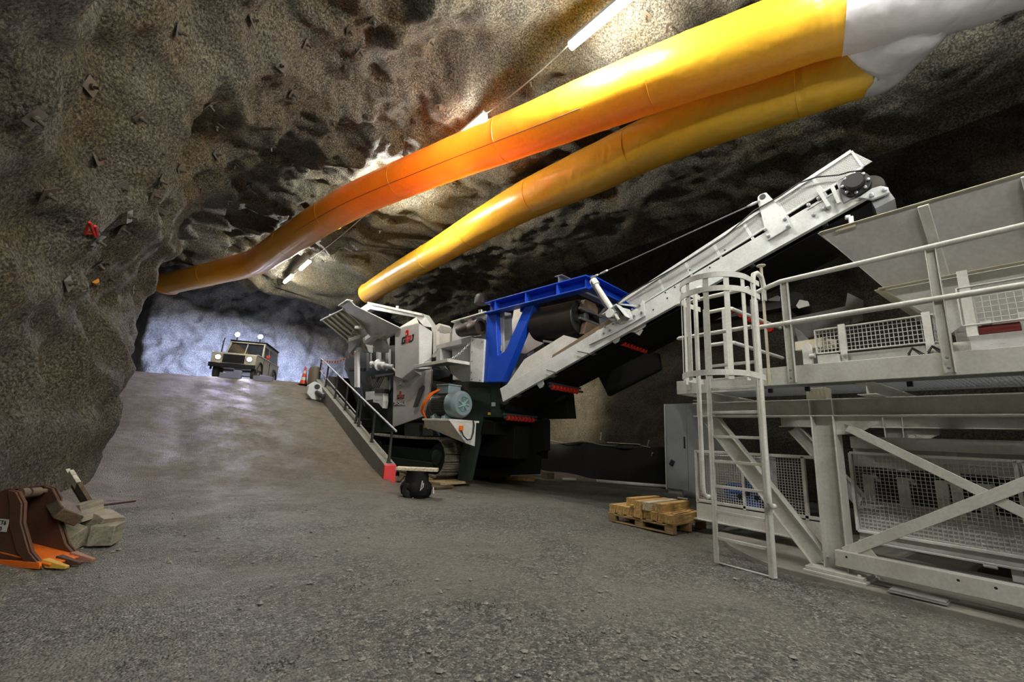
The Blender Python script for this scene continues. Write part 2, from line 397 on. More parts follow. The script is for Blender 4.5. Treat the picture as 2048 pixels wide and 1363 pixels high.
def rings(pts, every, extra=.002):
    b = MB(); L = 0
    for i in range(1, len(pts)-1):
        L += (V(pts[i][:3])-V(pts[i-1][:3])).length
        if L > every:
            L = 0; c = V(pts[i][:3]); d = (V(pts[i+1][:3])-V(pts[i-1][:3])).normalized(); a = d.orthogonal().normalized(); e = d.cross(a)
            r = pts[i][3]+extra
            b.tube([c+(a*math.cos(2*math.pi*k/40)+e*math.sin(2*math.pi*k/40))*r for k in range(40)], .006, 6, closed=True)
    return b
def K(px, py, w, z=7.65): p = GZ(px, py, z); dep = (p-CP).dot(_f); return (p.x, p.y, p.z, w/2*dep/FPX)
DU = [K(342, 566, 42, 7.55), K(430, 545, 46, 7.55), K(505, 526, 50, 7.6), K(545, 503, 54, 7.6), K(600, 466, 60), K(660, 428, 64), K(740, 386, 68), K(900, 320, 79), K(1050, 262, 93), K(1200, 203, 108), K(1350, 145, 122, 7.6), K(1500, 92, 136, 7.5), K(1620, 50, 140, 7.4), K(1690, 30, 142, 7.35)]
DL = [K(737, 586, 39, 7.7), K(800, 546, 46, 7.7), K(880, 500, 54, 7.65), K(960, 452, 64, 7.6), K(1050, 402, 76, 7.55), K(1160, 352, 90, 7.5), K(1280, 296, 98, 7.4), K(1400, 246, 103, 7.3), K(1520, 205, 106, 7.2), K(1600, 178, 108, 7.15), K(1650, 163, 108, 7.1), K(1740, 130, 112, 7.1)]
def build_ducts():
    e = empty('ventilation_duct', DU[0][:3], 0, 'upper yellow fabric ventilation duct sagging under the cave ceiling with orange end cap', 'duct')
    def part(b, name, m, par=None, **kw):
        par = par or e
        o = b.build(name, m, **kw)
        for q in LAST: q.parent = par; q.matrix_parent_inverse = Matrix.Translation(-par.location) if par.type == 'EMPTY' else Matrix()
        return o
    b, pu = duct_mesh(DU, seed=1); ho = part(b, 'hose', M['duct'], ang=50)
    part(rings(pu, 3.2), 'seam_ring', M['duct'])
    b = MB(); P = []
    for i in range(0, len(pu)-1):
        c = V(pu[i][:3]); d = (V(pu[i+1][:3])-c).normalized(); s = V((-.80, .1, -.62)); s = (s-d*s.dot(d)).normalized(); P.append(c+s*pu[i][3]*1.003)
    b.tube(P[60:125], .008, 6); part(b, 'lengthwise_seam', M['brown'])
    # boxy folded end cap
    p0, p1 = V(DU[0][:3]), V(DU[1][:3]); d = (p0-p1).normalized(); r = DU[0][3]; side = d.cross(V((0, 0, 1))).normalized()
    b = MB(); rings_ = [(0, 1.02, 1.02, 0), (.25, 1.06, .98, -.05), (.8, .98, .72, -.30), (1.0, .8, .55, -.42)]; n = 24
    for (h, a, c, dz) in rings_:
        for k in range(n):
            t = 2*math.pi*k/n; ct, st = math.cos(t), math.sin(t); q = .75 if h > .1 else 1
            b.v.append(p0+d*h*r*1.5+side*math.copysign(abs(ct)**q, ct)*a*r+V((0, 0, 1))*(math.copysign(abs(st)**q, st)*c*r+dz*r*.6))
    b.f = [(i*n+k, i*n+(k+1) % n, (i+1)*n+(k+1) % n, (i+1)*n+k) for i in range(3) for k in range(n)]+[tuple(range(3*n, 4*n))]
    tag(part(b, 'end_cap', M['duct_orange'], ang=30), 'orange folded end cap')
    # suspension wire along the top line
    b = MB(); b.tube([V(p[:3])+V((0, 0, p[3]+.02)) for p in pu[::6]], .008, 6)
    part(b, 'suspension_wire', M['steel'])
    b = MB()
    for p in pu[::28]: b.tube([V(p[:3])+V((0, 0, p[3]+.01)), V(p[:3])+V((0, 0, 1.9))], .005, 5)
    part(b, 'hanger_wire', M['steel'])
    # lower hose
    e2 = empty('ventilation_duct', DL[0][:3], 0, 'lower yellow fabric ventilation duct ending open above the crusher', 'duct')
    b, pl = duct_mesh(DL, seed=5); part(b, 'hose', M['duct'], e2, ang=50); part(rings(pl, 3.0), 'seam_ring', M['duct'], e2)
    b = MB(); c = V(DL[0][:3]); d = (V(DL[1][:3])-c).normalized(); a = d.orthogonal().normalized(); f = d.cross(a); r = DL[0][3]
    b.tube([c+(a*math.cos(2*math.pi*k/32)+f*math.sin(2*math.pi*k/32))*r for k in range(32)], .03, 6, closed=True)
    part(b, 'end_hem', M['duct'], e2)
    b = MB(); b.tube([V(p[:3])+V((0, 0, p[3]+.02)) for p in pl[::6]], .008, 6); part(b, 'suspension_wire', M['steel'], e2)
    # white Y connector
    A = V(DU[-1][:3]); B = V(DL[-1][:3]); ra, rb = DU[-1][3], DL[-1][3]
    T = GZ(1838, -4, 7.35); T2 = GZ(2070, -78, 7.4)
    e3 = empty('duct_connector', T, 0, 'white fabric Y connector joining the two yellow ducts', 'duct')
    dT = (T2-T).normalized(); da = (A-V(DU[-2][:3])).normalized(); db = (B-V(DL[-2][:3])).normalized()
    rt = .56
    def leg(S0, dd, r0, sd):
        if sd == 17: ks = [(*S0, r0*1.03), (*(S0+dd*.1), r0*1.05), (*(S0*.45+T*.55), .60), (*T, rt), (*(T+dT*.6), rt*.9)]
        else: ks = [(*S0, r0*1.03), (*(S0+dd*.5), r0*1.06), (*((S0+dd*.9)*.5+T*.5), (r0+rt)/2*1.05), (*T, rt), (*(T+dT*.6), rt*.98)]
        bb, _ = duct_mesh(ks, 12, 64, sd, .014, .01); return bb
    part(leg(A, da, ra, 11), 'branch', M['duct_white'], e3, ang=50)
    part(leg(B, db, rb, 17), 'branch', M['duct_white'], e3, ang=50)
    bb, pt = duct_mesh([(*T, rt), (*(T+dT*.8), rt*.97), (*((T+T2)/2), rt*.93), (*T2, rt*.9), (*(T2+dT*3), rt*.9)], 12, 64, 23, .012)
    part(bb, 'trunk', M['duct_white'], e3, ang=50); part(rings(pt, 1.2, .0), 'seam_ring', M['duct_white'], e3)
build_ducts()
M['tube_glow'] = emis('fluorescent_tube', (1, .97, .88), 40.0)
def lamps():
    proto = empty('ceiling_lamp', (0, 0, 0))
    b = MB(); b.box(-.07, .07, -.68, .68, 0, .07); b.build('housing', M['white'], proto, .01)
    b = MB(); b.tube([(0, -.66, -.04), (0, .66, -.04)], .075, 14); b.build('tube', M['tube_glow'], proto)
    b = MB()
    for y in (-.5, .5): b.tube([(0, y, .07), (0, y, .55)], .006, 6)
    b.build('hanger', M['steel'], proto)
    for i, y in enumerate(LAMP_Y):
        if y < 3: lab = 'added unseen fill tube lamp behind the viewpoint'
        else: lab = {4.2: 'nearest glowing tube lamp beside the upper yellow duct at the top', 8.0: 'glowing tube lamp touching the upper edge of the yellow duct', 11.8: 'tube lamp on the ceiling half behind the orange stretch of duct', 20.2: 'small glowing tube lamp to the right of the far duct bend', 22.8: 'farthest glowing tube lamp above the lit rock near the cave end'}[y]
        o = proto if i == 0 else copy_tree(proto)
        o.location = (lamp_x(y), y, LAMP_Z); o.rotation_euler = (0, 0, math.atan(.072))
        tag(o, lab, 'lamp', 'tube lamps along the cave ceiling')
    for q in FILL_LAMPS:
        o = copy_tree(proto); o.location = q; o.rotation_euler = (0, 0, 0); tag(o, 'added unseen fill tube lamp behind the viewpoint', 'lamp', 'tube lamps along the cave ceiling')
    b = MB(); P = []
    for y0, y1 in zip(LAMP_Y, LAMP_Y[1:]):
        for k in range(8):
            t = k/8; y = y0+(y1-y0)*t; P.append((lamp_x(y), y, LAMP_Z+.10-.16*math.sin(math.pi*t)))
    b.tube(P, .014, 6); tag(b.build('lamp_cable', M['grey']), 'thin grey cable strung between the ceiling tube lamps', 'cable')
lamps()
# ---------------------------------------------------------------- mobile crusher (local frame: x = across to the far side, y = along the machine away, z up)
CA = math.radians(10); CP0 = V((5.5, 10.91, 0)); CS = V((math.cos(CA), math.sin(CA), 0)); CC = V((-math.sin(CA), math.cos(CA), 0))
def _loc(w): w = w-CP0; return V((w.dot(CS), w.dot(CC), w.z))
def KP(px, py, s):                                   # pixel ray meets the machine plane x = s
    d = ray(px, py); return _loc(CP+d*(((CP0-CP).dot(CS)+s)/d.dot(CS)))
def KC(px, py, c):
    d = ray(px, py); return _loc(CP+d*(((CP0-CP).dot(CC)+c)/d.dot(CC)))
TS, TC = math.sin(math.atan(.392)), math.cos(math.atan(.392))
def LH(px, py, s=0.0): p = KP(px, py, s); a, b = p.y+2.49, p.z-2.06; return (-a*TC+b*TS, a*TS+b*TC)
def CV(l, h, s): return V((s, -2.49-l*TC+h*TS, 2.06+l*TS+h*TC))
def text_mb(txt, size, depth, origin, ex, ez):       # flat letters: ex = reading direction, ez = up
    cu = bpy.data.curves.new('t', 'FONT'); cu.body = txt; cu.size = size; cu.extrude = depth; cu.offset = size*.02
    o = bpy.data.objects.new('t', cu); COL.objects.link(o); dg = bpy.context.evaluated_depsgraph_get(); dg.update()
    me = bpy.data.meshes.new_from_object(o.evaluated_get(dg)); b = MB(); ex, ez = V(ex).normalized(), V(ez).normalized(); n = ex.cross(ez)
    b.v = [V(origin)+ex*v.co.x+ez*v.co.y+n*v.co.z for v in me.vertices]; b.f = [tuple(p.vertices) for p in me.polygons]
    bpy.data.objects.remove(o); bpy.data.curves.remove(cu); return b
def crusher():
    R = empty('mobile_crusher', CP0, CA, 'white green and blue tracked mobile stone crusher with long inclined discharge conveyor', 'crusher')
    def pp(pts, s=0.0): return [KP(*(q if len(q) == 3 else (q[0], q[1], s))) for q in pts]
    def plate(name, pts, s, t, m, par=R, bevel=.006, lab=None):
        o = MB().plate(pp(pts, s), (t, 0, 0)).build(name, M[m], par, bevel); tag(o, lab); return o
    # --- tracks
    HT = .95; r = HT/2; Lc = 3.35; z0 = .165
    pad = MB(); pad.box(-.30, .30, -.085, .085, -.015, .015)
    for yy, hh in ((-.07, .05), (0, .035), (.07, .05)): pad.box(-.30, .30, yy-.008, yy+.008, .01, hh)
    for x in (-.09, .09): pad.bolts([(x, y, .015) for y in (-.035, .035)], (0, 0, 1), .016, .012)
    padm = pad.build('track_pad', M['track'], None, smooth=False)
    first = True
    for s0 in (.30, 2.55):
        tr = MB()
        tr.box(s0-.13, s0+.13, .35, Lc-.35, z0+.22, z0+HT-.30)
        tr.box(s0-.2, s0+.2, .15, Lc-.15, z0+.12, z0+.32)
        tro = tr.build('track', M['dkgreen'], R, .01)
        for k, (c, rr) in enumerate(((0.0, .36), (Lc, .34))):
            w = MB(); w.lathe((s0-.16, c, z0+r), (1, 0, 0), [(rr, 0), (rr, .1), (rr*.7, .1), (rr*.7, .24), (rr, .24), (rr, .34)], 28)
            w.lathe((s0-.26, c, z0+r), (1, 0, 0), [(.14, 0), (.2, .03), (.2, .1)], 20)
            w.bolts([(s0-.17, c+.14*math.cos(a*.785), z0+r+.14*math.sin(a*.785)) for a in range(8)], (-1, 0, 0), .015, .02)
            w.build('sprocket' if k == 0 else 'idler_wheel', M['dkgreen'], tro)
        for k in range(5):
            w = MB(); w.lathe((s0-.14, .6+k*.55, z0+.13), (1, 0, 0), [(.11, 0), (.11, .28)], 16); w.build('bottom_roller', M['dkgreen'], tro)
        per = 2*Lc+2*math.pi*r; n = int(per/.185)
        for k in range(n):
            d = per*k/n
            if d < Lc: p, a = (d, HT), 0
            elif d < Lc+math.pi*r: t = (d-Lc)/r; p, a = (Lc+r*math.sin(t), r+r*math.cos(t)), -t
            elif d < 2*Lc+math.pi*r: p, a = (2*Lc+math.pi*r-d, 0), math.pi
            else: t = (d-2*Lc-math.pi*r)/r; p, a = (-r*math.sin(t), r-r*math.cos(t)), math.pi-t
            sag = -.03*math.sin(math.pi*min(1, d/Lc)) if d < Lc else 0
            o = padm if first else padm.copy()
            if not first: COL.objects.link(o)
            first = False
            o.parent = tro; o.location = (s0, p[0], z0+p[1]+sag); o.rotation_euler = (a, 0, 0)
    # --- belly and chassis
    b = MB(); b.box(.75, 2.1, -2.2, 5.2, .75, 1.55); b.box(.35, 2.5, -1.9, 4.9, 1.3, 1.62); b.build('chassis', M['coal'], R, .015)  # chassis blackened to hold the shade under the machine
    plate('support_leg', [(938, 764), (1004, 764), (1003, 833), (966, 833), (938, 962), (914, 962), (932, 850)], .32, .12, 'dkgreen')
    b = MB(); b.plate(pp([(985, 766), (1004, 764), (1003, 833), (985, 833)], .30), (-.06, 0, 0)); b.build('leg_flange', M['dkgreen'], R, .004)
    plate('leg_window_plate', [(966, 838), (986, 842), (980, 872), (972, 870)], 1.1, .05, 'dkgreen')
    plate('belly_shade_plate', [(966, 833), (1088, 838), (1088, 900), (1072, 905), (1068, 948), (945, 952)], 1.3, .25, 'coal')  # black plate cut to the outline of the shaded underside
    plate('belt_underside_box', [(1003, 803), (1130, 770), (1136, 835), (1003, 838)], 1.5, .35, 'coal')  # blackened too, shade of the underside put into its colour
    b = MB(); b.tube([KP(1087, 845, 1.6)+V((0, -.1, -.1*k+.0)) for k in (0, 1, 3)]+[KP(1084, 885, 1.6)], .02, 8)
    b.lathe(KP(1087, 843, 1.5), (0, -1, 0), [(.1, 0), (.1, .12)], 14); b.build('hanging_hose', M['black'], R)
    # dark hull between the tracks and the hopper
    plate('jaw_housing', [(700, 735), (790, 735), (790, 862), (738, 862), (724, 835), (700, 770)], .75, 1.2, 'dkgreen')
    plate('hull_side', [(735, 800), (787, 790), (787, 864), (748, 864)], .3, .4, 'dkgreen')
    plate('feeder_side', [(690, 705), (700, 696), (790, 690), (790, 738), (700, 742), (690, 738)], .9, 1.0, 'darksteel')
    plate('rear_hull_plate', [(688, 735), (716, 735), (728, 812), (716, 800)], .35, .05, 'navy')
    for k, px in enumerate((733, 752, 771)):
        plate('wall_rib', [(px, 697), (px+5, 697), (px+5, 740), (px, 742)], .75, .12, 'grey')
    plate('support_post', [(708.5, 702), (715, 702), (715, 774), (708.5, 774)], .1, .1, 'white')
    plate('post_crossbar', [(697, 735), (728, 735), (727, 741), (697, 741)], .25, .08, 'black')
    plate('bracket_beam', [(750, 750), (786, 746), (786, 749), (752, 754)], .0, .08, 'darksteel')
    for q in ([(749, 755), (757, 755), (753, 763)], [(773, 752), (779, 752), (776, 762)]): plate('gusset', q, .05, .03, 'black')
    plate('upright_plate', [(780, 727), (790, 727), (791, 775), (781, 775)], .15, .2, 'black')
    for q in ([(731, 783), (748, 782), (748, 798), (731, 800)], [(748, 785), (767, 784), (767, 801), (748, 802)], [(746, 797), (767, 801), (765, 816), (757, 806), (746, 804)]):
        plate('white_control_box', q, .05, .18, 'white')
    plate('box_hood', [(749, 777), (768, 777), (767, 785), (749, 785)], .02, .2, 'black')
    b = MB()
    p = KP(743, 727, .15); q = KP(786, 733, .15); d = (q-p).normalized()
    b.lathe(p, d, [(.06, 0), (.1, .02), (.1, .1), (.06, .14), (.05, .35), (.12, .38), (.13, .5), (.2, .52), (.2, .6), (.13, .62), (.13, .9), (.08, .95), (.08, 1.5)], 20); b.build('hydraulic_cylinder', M['white'], R)
    b = MB()
    for k in range(4):
        a = KP(735+k*2, 752, .2); c = KP(757+k*4, 752, .2)
        b.tube([a, a*.75+c*.25-V((0, 0, .28+.05*k)), (a+c)/2-V((0, 0, .38+.06*k)), a*.25+c*.75-V((0, 0, .3)), c], .014, 6)
    b.build('hydraulic_hose', M['black'], R)
    b = MB(); b.plate(pp([(742, 758), (780, 752), (782, 775), (770, 800), (745, 790)], .7), (.04, 0, 0)); b.build('inner_hull_plate', M['grey'], R)
    # --- feed hopper with folded ribs
    e0 = [(645, 642), (690, 621), (722, 650), (702, 680)]
    b = MB(); P = [KP(645, 642, .35), KP(691, 620, -.25), KP(727, 653, -.2), KP(735, 668, 0), KP(704, 690, .6)]
    b.plate(P, (.05, .05, 0)); hp = b.build('hopper_end_wall', M['white'], R, .006)
    for k in range(5):
        t = .08+k*.19; a = P[0].lerp(P[1], t); c = P[4].lerp(P[2], t)
        MB().bar(a.lerp(c, .04)+V((-.06, -.06, 0)), a.lerp(c, .9)+V((-.06, -.06, 0)), .05, .13, (1, 0, 0)).build('rib', M['white'], hp, .004)
    MB().bar(P[0]+V((-.05, 0, .02)), P[1]+V((-.05, 0, .02)), .12, .05).build('rim', M['white'], hp, .005)
    for t in (.33, .9):
        c = P[0].lerp(P[1], t)+V((0, 0, .1)); MB().tube([c+V((0, math.cos(a/8*math.pi*2)*.06, math.sin(a/8*math.pi*2)*.06)) for a in range(8)], .02, 6, closed=True).build('lifting_eye', M['white'], hp)
    for k in range(4):
        a = P[4].lerp(P[2], .1+k*.25); MB().obox(a+V((-.12, -.02, .05)), Matrix.Rotation(.5, 3, 'Z'), .09, .12, .05).build('clamp_block', M['white'], hp, .006)
    b = MB(); P2 = [KP(682, 612, -.35), KP(700, 600, -.45), KP(711, 612, -.45), KP(800, 656, -.2), KP(790, 665, -.1), KP(775, 672, .0), KP(740, 672, .1), KP(693, 622, -.25)]
    b.plate(P2, (.06, .02, 0)); sw = b.build('hopper_side_wall', M['white'], R, .006)
    MB().tube([P2[1]+V((-.02, 0, .01)), P2[2]+V((-.02, 0, .01)), P2[3]+V((-.02, 0, .01))], .022, 8).build('rim', M['white2'], sw)
    MB().bar(P2[0], P2[1], .22, .05).build('end_lip', M['white'], sw, .005)
    for q in ([(728, 681), (748, 668), (753, 668), (752, 672), (730, 688)], [(753, 669), (774, 658), (780, 664), (757, 677)]):
        plate('wall_support', q, -.05, .25, 'white')
    plate('support_column', [(722, 662), (730, 662), (731, 703), (722, 703)], .25, .3, 'grey')
    plate('support_column', [(750, 672), (765, 668), (762, 702), (748, 702)], .1, .3, 'grey')
    plate('name_plate', [(696, 676), (719, 669), (719, 676), (697, 683)], .0, .02, 'white2')
    plate('hopper_bracket', [(697, 682), (719, 675), (712, 690), (700, 706), (697, 704)], .15, .1, 'grey')
    b = MB(); b.plate(pp([(719, 617), (738, 604.5), (848, 628), (866, 655), (847, 652), (832, 634.5), (740, 618), (731, 623)], 1.7), (.25, 0, 0)); fw = b.build('hopper_far_wall', M['white'], R, .01)
    b = MB(); b.plate(pp([(739, 604), (848, 627.5), (847, 632), (739, 609)], 1.66), (-.10, 0, 0)); b.build('rim', M['white2'], fw, .004)
    MB().plate(pp([(791, 620), (795, 620), (796, 611), (792, 611)], 1.7), (.05, 0, 0)).build('lifting_eye', M['white'], fw)
    b = MB(); b.plate([KP(798, 657, -.15), KP(834, 635, .9), KP(838, 647, -.15)], (0, .05, .03)); b.build('hopper_front_lip', M['white2'], R, .003)
    # --- white side hood with the maker's mark
    hood = plate('side_hood', [(790, 658), (838, 646.5), (838, 737), (828, 738), (804, 757), (790, 752)], -.15, .08, 'hood', bevel=.01)
    b = MB(); b.plate([KP(838, 646.5, -.15), KP(865, 663, .2), KP(863, 712, .2), (KP(863, 737, .2)), KP(838, 737, -.15)], (.05, .05, 0)); b.build('hood_flank', M['hood'], R, .006)
    b = MB(); b.plate([KP(804, 757, -.15), KP(828, 738, -.15), KP(863, 737, .2), KP(861, 757, .35), KP(826, 762, .1)], (0, .02, .03)); b.build('hood_underside', M['grey'], R, .004)
    b = MB(); b.bar(KP(829, 738, -.1), KP(858, 756, .25), .05, .1); b.build('hood_stay', M['white'], R, .004)
    MB().plate(pp([(866, 662), (873, 661), (873, 712), (866, 715)], .2), (.12, 0, 0)).build('corner_post', M['white2'], R, .006)
    b = MB(); b.plate(pp([(862, 655), (878, 646), (882, 650), (872, 664), (864, 664)], .25), (.4, 0, 0)); b.build('white_bracket', M['white2'], R, .008)
    b = MB(); b.plate(pp([(873, 664), (887, 667), (899, 666), (899, 684), (873, 690)], .3), (.8, 0, 0)); b.build('engine_cowl', M['white2'], R, .01)
    b = MB(); b.plate(pp([(888, 656), (903, 657), (902, 666), (887, 666)], .9), (.4, 0, 0)); b.build('grey_box', M['grey'], R, .01)
    def logo(o0, u, tilt, par):
        ex = V((0, -1, 0)); ez = V((0, 0, 1))
        def P(x, z): return V(o0)+ex*x*u+ez*(z+x*tilt)*u
        def poly(pts, m, nm):
            MB().plate([P(*q) for q in pts], (-.006, 0, 0)).build(nm, M[m], par)
        poly([(0, .05), (.12, 0), (.95, 0), (.95, .55), (.55, .55), (.55, .38), (.68, .38), (.68, .22), (.3, .22), (.3, .78), (.95, .78), (.95, 1), (.15, 1), (0, .88)], 'ink', 'letter')
        poly([(1.05, 0), (1.33, 0), (1.33, 1.0), (1.05, 1.0)], 'logo_red', 'letter')
        poly([(1.45, 0), (1.73, 0), (1.73, .35), (2.1, .35), (2.3, .5), (2.3, .9), (2.15, 1.0), (1.45, 1.0), (1.45, .78), (2.0, .78), (2.02, .58), (1.45, .58)], 'logo_red', 'letter')
        poly([(1.85, 0), (2.5, 0), (2.85, .2), (2.95, 1.0), (2.45, 1.0), (2.45, .78), (2.68, .78), (2.62, .3), (2.45, .2), (1.85, .2)], 'ink', 'letter')
        c = P(1.2, 1.5)
        MB().tube([c+ex*math.cos(a*math.pi/12)*.34*u+ez*math.sin(a*math.pi/12)*.34*u+V((-.004, 0, 0)) for a in range(24)], .085*u, 6, closed=True).build('emblem_ring', M['logo_red'], par)
        MB().bar(c-ex*.17*u, c+ex*.17*u, .01, .09*u).bar(c-ez*.17*u, c+ez*.17*u, .09*u, .01).build('emblem_cross', M['logo_red'], par)
    a0 = KP(803, 688, -.155); a1 = KP(827, 682, -.155)
    logo(a0, (a0-a1).length/2.95, (a1.z-a0.z)/(a0.y-a1.y), hood)
    low = plate('lower_side_panel', [(787, 752), (863, 738), (862, 765), (846, 832), (785, 854)], .05, .06, 'hood', bevel=.008)
    a0 = KP(794, 798, .045); a1 = KP(808, 796, .045); logo(a0, (a0-a1).length/2.95, 0, low)
    a = KP(787, 809, .045); c = KP(810, 809, .045)
    MB().plate(pp([(787, 804), (810, 802.5), (810, 809.5), (787, 811)], .045), (-.005, 0, 0)).build('banner', M['ink'], low)
    q0 = KP(788, 809.5, .036); text_mb('24 CHAUS', .14, .002, q0, (0, -1, 0), (0, 0, 1)).build('lettering', M['white_sticker'], low, smooth=False)
    plate('belt_slot', [(840, 777), (849, 770), (849, 778), (836, 812), (828, 814)], .04, -.04, 'darksteel', low)
    MB().bar(KP(786, 736, .0), KP(806, 757, -.1), .04, .04).build('stay_rod', M['white'], R)
    w = MB(); w.lathe(KP(806, 767, .05), (-1, 0, 0), [(.1, 0), (.1, .06), (.05, .08), (.05, .14)], 14); w.build('pivot_boss', M['grey'], R)
    # --- box with open hatch, chains, folding step
    pl = [(872, 690), (945, 671), (945, 683), (881, 696), (880, 717), (884, 722), (872, 722)]
    plate('walkway_box', pl, .0, .9, 'hood'); plate('walkway_box_back', [(876, 696), (944, 680), (944, 728), (876, 728)], .75, .05, 'darksteel')
    plate('box_cover', [(941, 674), (969, 678), (964, 764), (940, 762)], -.06, .06, 'white', bevel=.008)
    bo = MB(); bo.bolts(pp([(946, 680), (965, 684), (944, 703), (944, 722), (943, 744), (944, 758), (960, 760)], -.06), (-1, 0, 0), .016, .012); bo.build('bolt', M['steel'], R)
    b = MB(); b.plate([KP(827, 732, -.75), KP(895, 718.5, -.75), KP(940, 724, .0), KP(872, 724, .0)], (0, 0, -.05)); b.build('folding_step', M['galv'], R, .004)
    b = MB(); b.bar(KP(827, 733, -.75), KP(896, 720, -.75), .03, .08).bar(KP(896, 720, -.75), KP(941, 727, 0), .03, .08); b.build('step_rim', M['white2'], R, .003)
    def chain(p, q, sagz=.05, n=40):
        b = MB(); d = (V(q)-V(p)); L = d.length; n = max(6, int(L/.055)); x = d.normalized(); a = x.orthogonal().normalized(); c = x.cross(a)
        for k in range(n):
            o = V(p)+d*((k+.5)/n)-V((0, 0, sagz*math.sin(math.pi*(k+.5)/n))); w = a if k % 2 else c
            b.tube([o+x*math.cos(t*math.pi/4)*.036+w*math.sin(t*math.pi/4)*.02 for t in range(8)], .0075, 5, closed=True)
        return b
    chain(KP(941, 684, -.05), KP(900, 719, -.6)).build('chain', M['galv'], R); chain(KP(877, 696, .0), KP(846, 727, -.7)).build('chain', M['galv'], R)
    b = MB(); b.plate([KP(896, 724, -.3), KP(940, 727, -.02), KP(940, 762, -.02), KP(924, 763, .05), KP(902, 746, .1)], (.05, .03, 0)); b.build('chute_side', M['hood'], R, .005)
    b = MB(); b.plate(pp([(865, 735), (903, 744), (899, 752), (872, 760), (862, 760)], .5), (.6, 0, 0)); b.build('chute_belly', M['navy'], R, .01)
    b = MB(); b.plate(pp([(868, 727), (884, 724), (902, 748), (893, 744)], .05), (.03, 0, 0)); b.build('chute_lip', M['galv'], R, .003)
    # --- power pack housing, silencer, exhaust
    plate('power_pack_housing', [(903, 684), (904.5, 657), (910, 642), (974, 623.5), (973, 760), (905, 760)], .25, 1.9, 'white', bevel=.02)
    MB().bar(KP(905, 644, .22), KP(974, 624, .22), .12, .04).build('housing_eave', M['white2'], R, .006)
    p = KP(919, 661, -.02); q = KP(962, 652, -.02); d = (q-p).normalized(); L = (q-p).length
    w = MB(); w.lathe(p, d, [(.05, -.06), (.1, 0), (.17, .03), (.19, .08), (.19, L*.55), (.205, L*.56), (.205, L*.66), (.215, L*.68), (.215, L), (.15, L), (.13, L*.9), (.01, L*.9)], 28); si = w.build('silencer', M['silencer'], R)
    for t in (.28, .82): MB().box(-.2, .28, p.y+d.y*L*t-.03, p.y+d.y*L*t+.03, p.z+.17, p.z+.24).build('mounting_bracket', M['black'], si)
    w = MB(); c = KP(962, 628, .6); w.lathe(c-V((0, 0, .3)), (0, 0, 1), [(.07, 0), (.07, .42)], 18); w.build('exhaust_pipe', M['steel'], R)
    t = KP(962, 606, .6); w = MB(); w.lathe(t-V((0, 0, .04)), (0, 0, 1), [(.15, 0), (.19, .02), (.19, .18), (.16, .27), (.1, .31), (.01, .33)], 24); w.build('rain_cap', M['black'], R)
    # --- main electric motor on its bracket
    p = KP(927, 808, -.35); ax = V((0, 1, 0)); r = .33
    mo = MB(); mo.lathe(p+ax*.28, ax, [(.26, 0), (.27, .02), (.27, .78), (.24, .85), (.12, .9)], 40)
    for k in range(44):
        a = 2*math.pi*k/44; v = V((math.cos(a), 0, math.sin(a))); mo.bar(p+ax*.34+v*.275, p+ax*1.0+v*.275, .012, .05, v)
    mo = mo.build('electric_motor', M['motor_dark'], R)
    w = MB(); w.lathe(p, ax, [(.16, 0), (.20, -.015), (.27, -.01), (.325, .06), (.335, .12), (.33, .36), (.32, .36), (.31, .1), (.16, .04)], 40); w.build('fan_cover', M['motor'], mo)
    w = MB(); w.lathe(p+ax*.02, ax, [(.19, 0), (.19, .02)], 30); w.build('fan_recess', M['motor_dark'], mo)
    w = MB()
    for k in range(7):
        a = k*2*math.pi/7; v = V((math.cos(a), 0, math.sin(a))); w.bar(p+v*.04-ax*.0, p+v*.17-ax*.0, .012, .07, (0, .6, .4))
    w.lathe(p-ax*.02, ax, [(.06, 0), (.06, .06)], 16); w.build('fan', M['fan'], mo)
    w = MB()
    for rr in (.06, .10, .14, .18): w.tube([p-ax*.015+V((math.cos(t*math.pi/14), 0, math.sin(t*math.pi/14)))*rr for t in range(28)], .005, 5, closed=True)
    w.build('fan_grille', M['motor'], mo)
    w = MB(); w.obox(p+ax*.62+V((0, 0, .36)), Matrix(), .2, .24, .11); w.obox(p+ax*.62+V((0, 0, .48)), Matrix(), .22, .26, .02); w.build('terminal_box', M['motor'], mo, .02)
    w = MB()
    for y in (.4, .85):
        w.box(p.x-.3, p.x+.3, p.y+y-.05, p.y+y+.05, p.z-.37, p.z-.30); w.plate([p+V((-.26, y, -.31)), p+V((-.16, y, -.2)), p+V((.16, y, -.2)), p+V((.26, y, -.31))], (0, .04, 0))
    w.build('motor_foot', M['motor'], mo, .008)
    zt = p.z-.37
    b = MB(); b.box(p.x-.36, p.x+.6, p.y+.05, p.y+1.15, zt-.05, zt); br = b.build('motor_bracket', M['white2'], R, .006)
    b = MB(); b.plate([(p.x-.34, p.y+.05, zt-.05), (p.x+.5, p.y+.05, zt-.05), (p.x+.5, p.y+.05, zt-.62), (p.x+.2, p.y+.05, zt-.55)], (0, .03, 0)); b.build('front_plate', M['white2'], br, .004)
    b = MB(); b.plate([(p.x-.34, p.y+.05, zt-.05), (p.x-.34, p.y+1.1, zt-.05), (p.x-.30, p.y+1.1, zt-.2), (p.x+.2, p.y+.08, zt-.55)], (.03, 0, 0)); b.build('gusset', M['white2'], br, .004)
    for y in (.45, .8): MB().plate([(p.x-.34, p.y+y, zt-.05), (p.x+.4, p.y+y, zt-.05), (p.x+.4, p.y+y, zt-.45)], (0, .02, 0)).build('gusset', M['white2'], br, .003)
    c = V((p.x+.0, p.y+.03, zt-.2)); MB().obox(c, Matrix(), .055, .03, .06).build('orange_socket', M['orange'], br, .01)
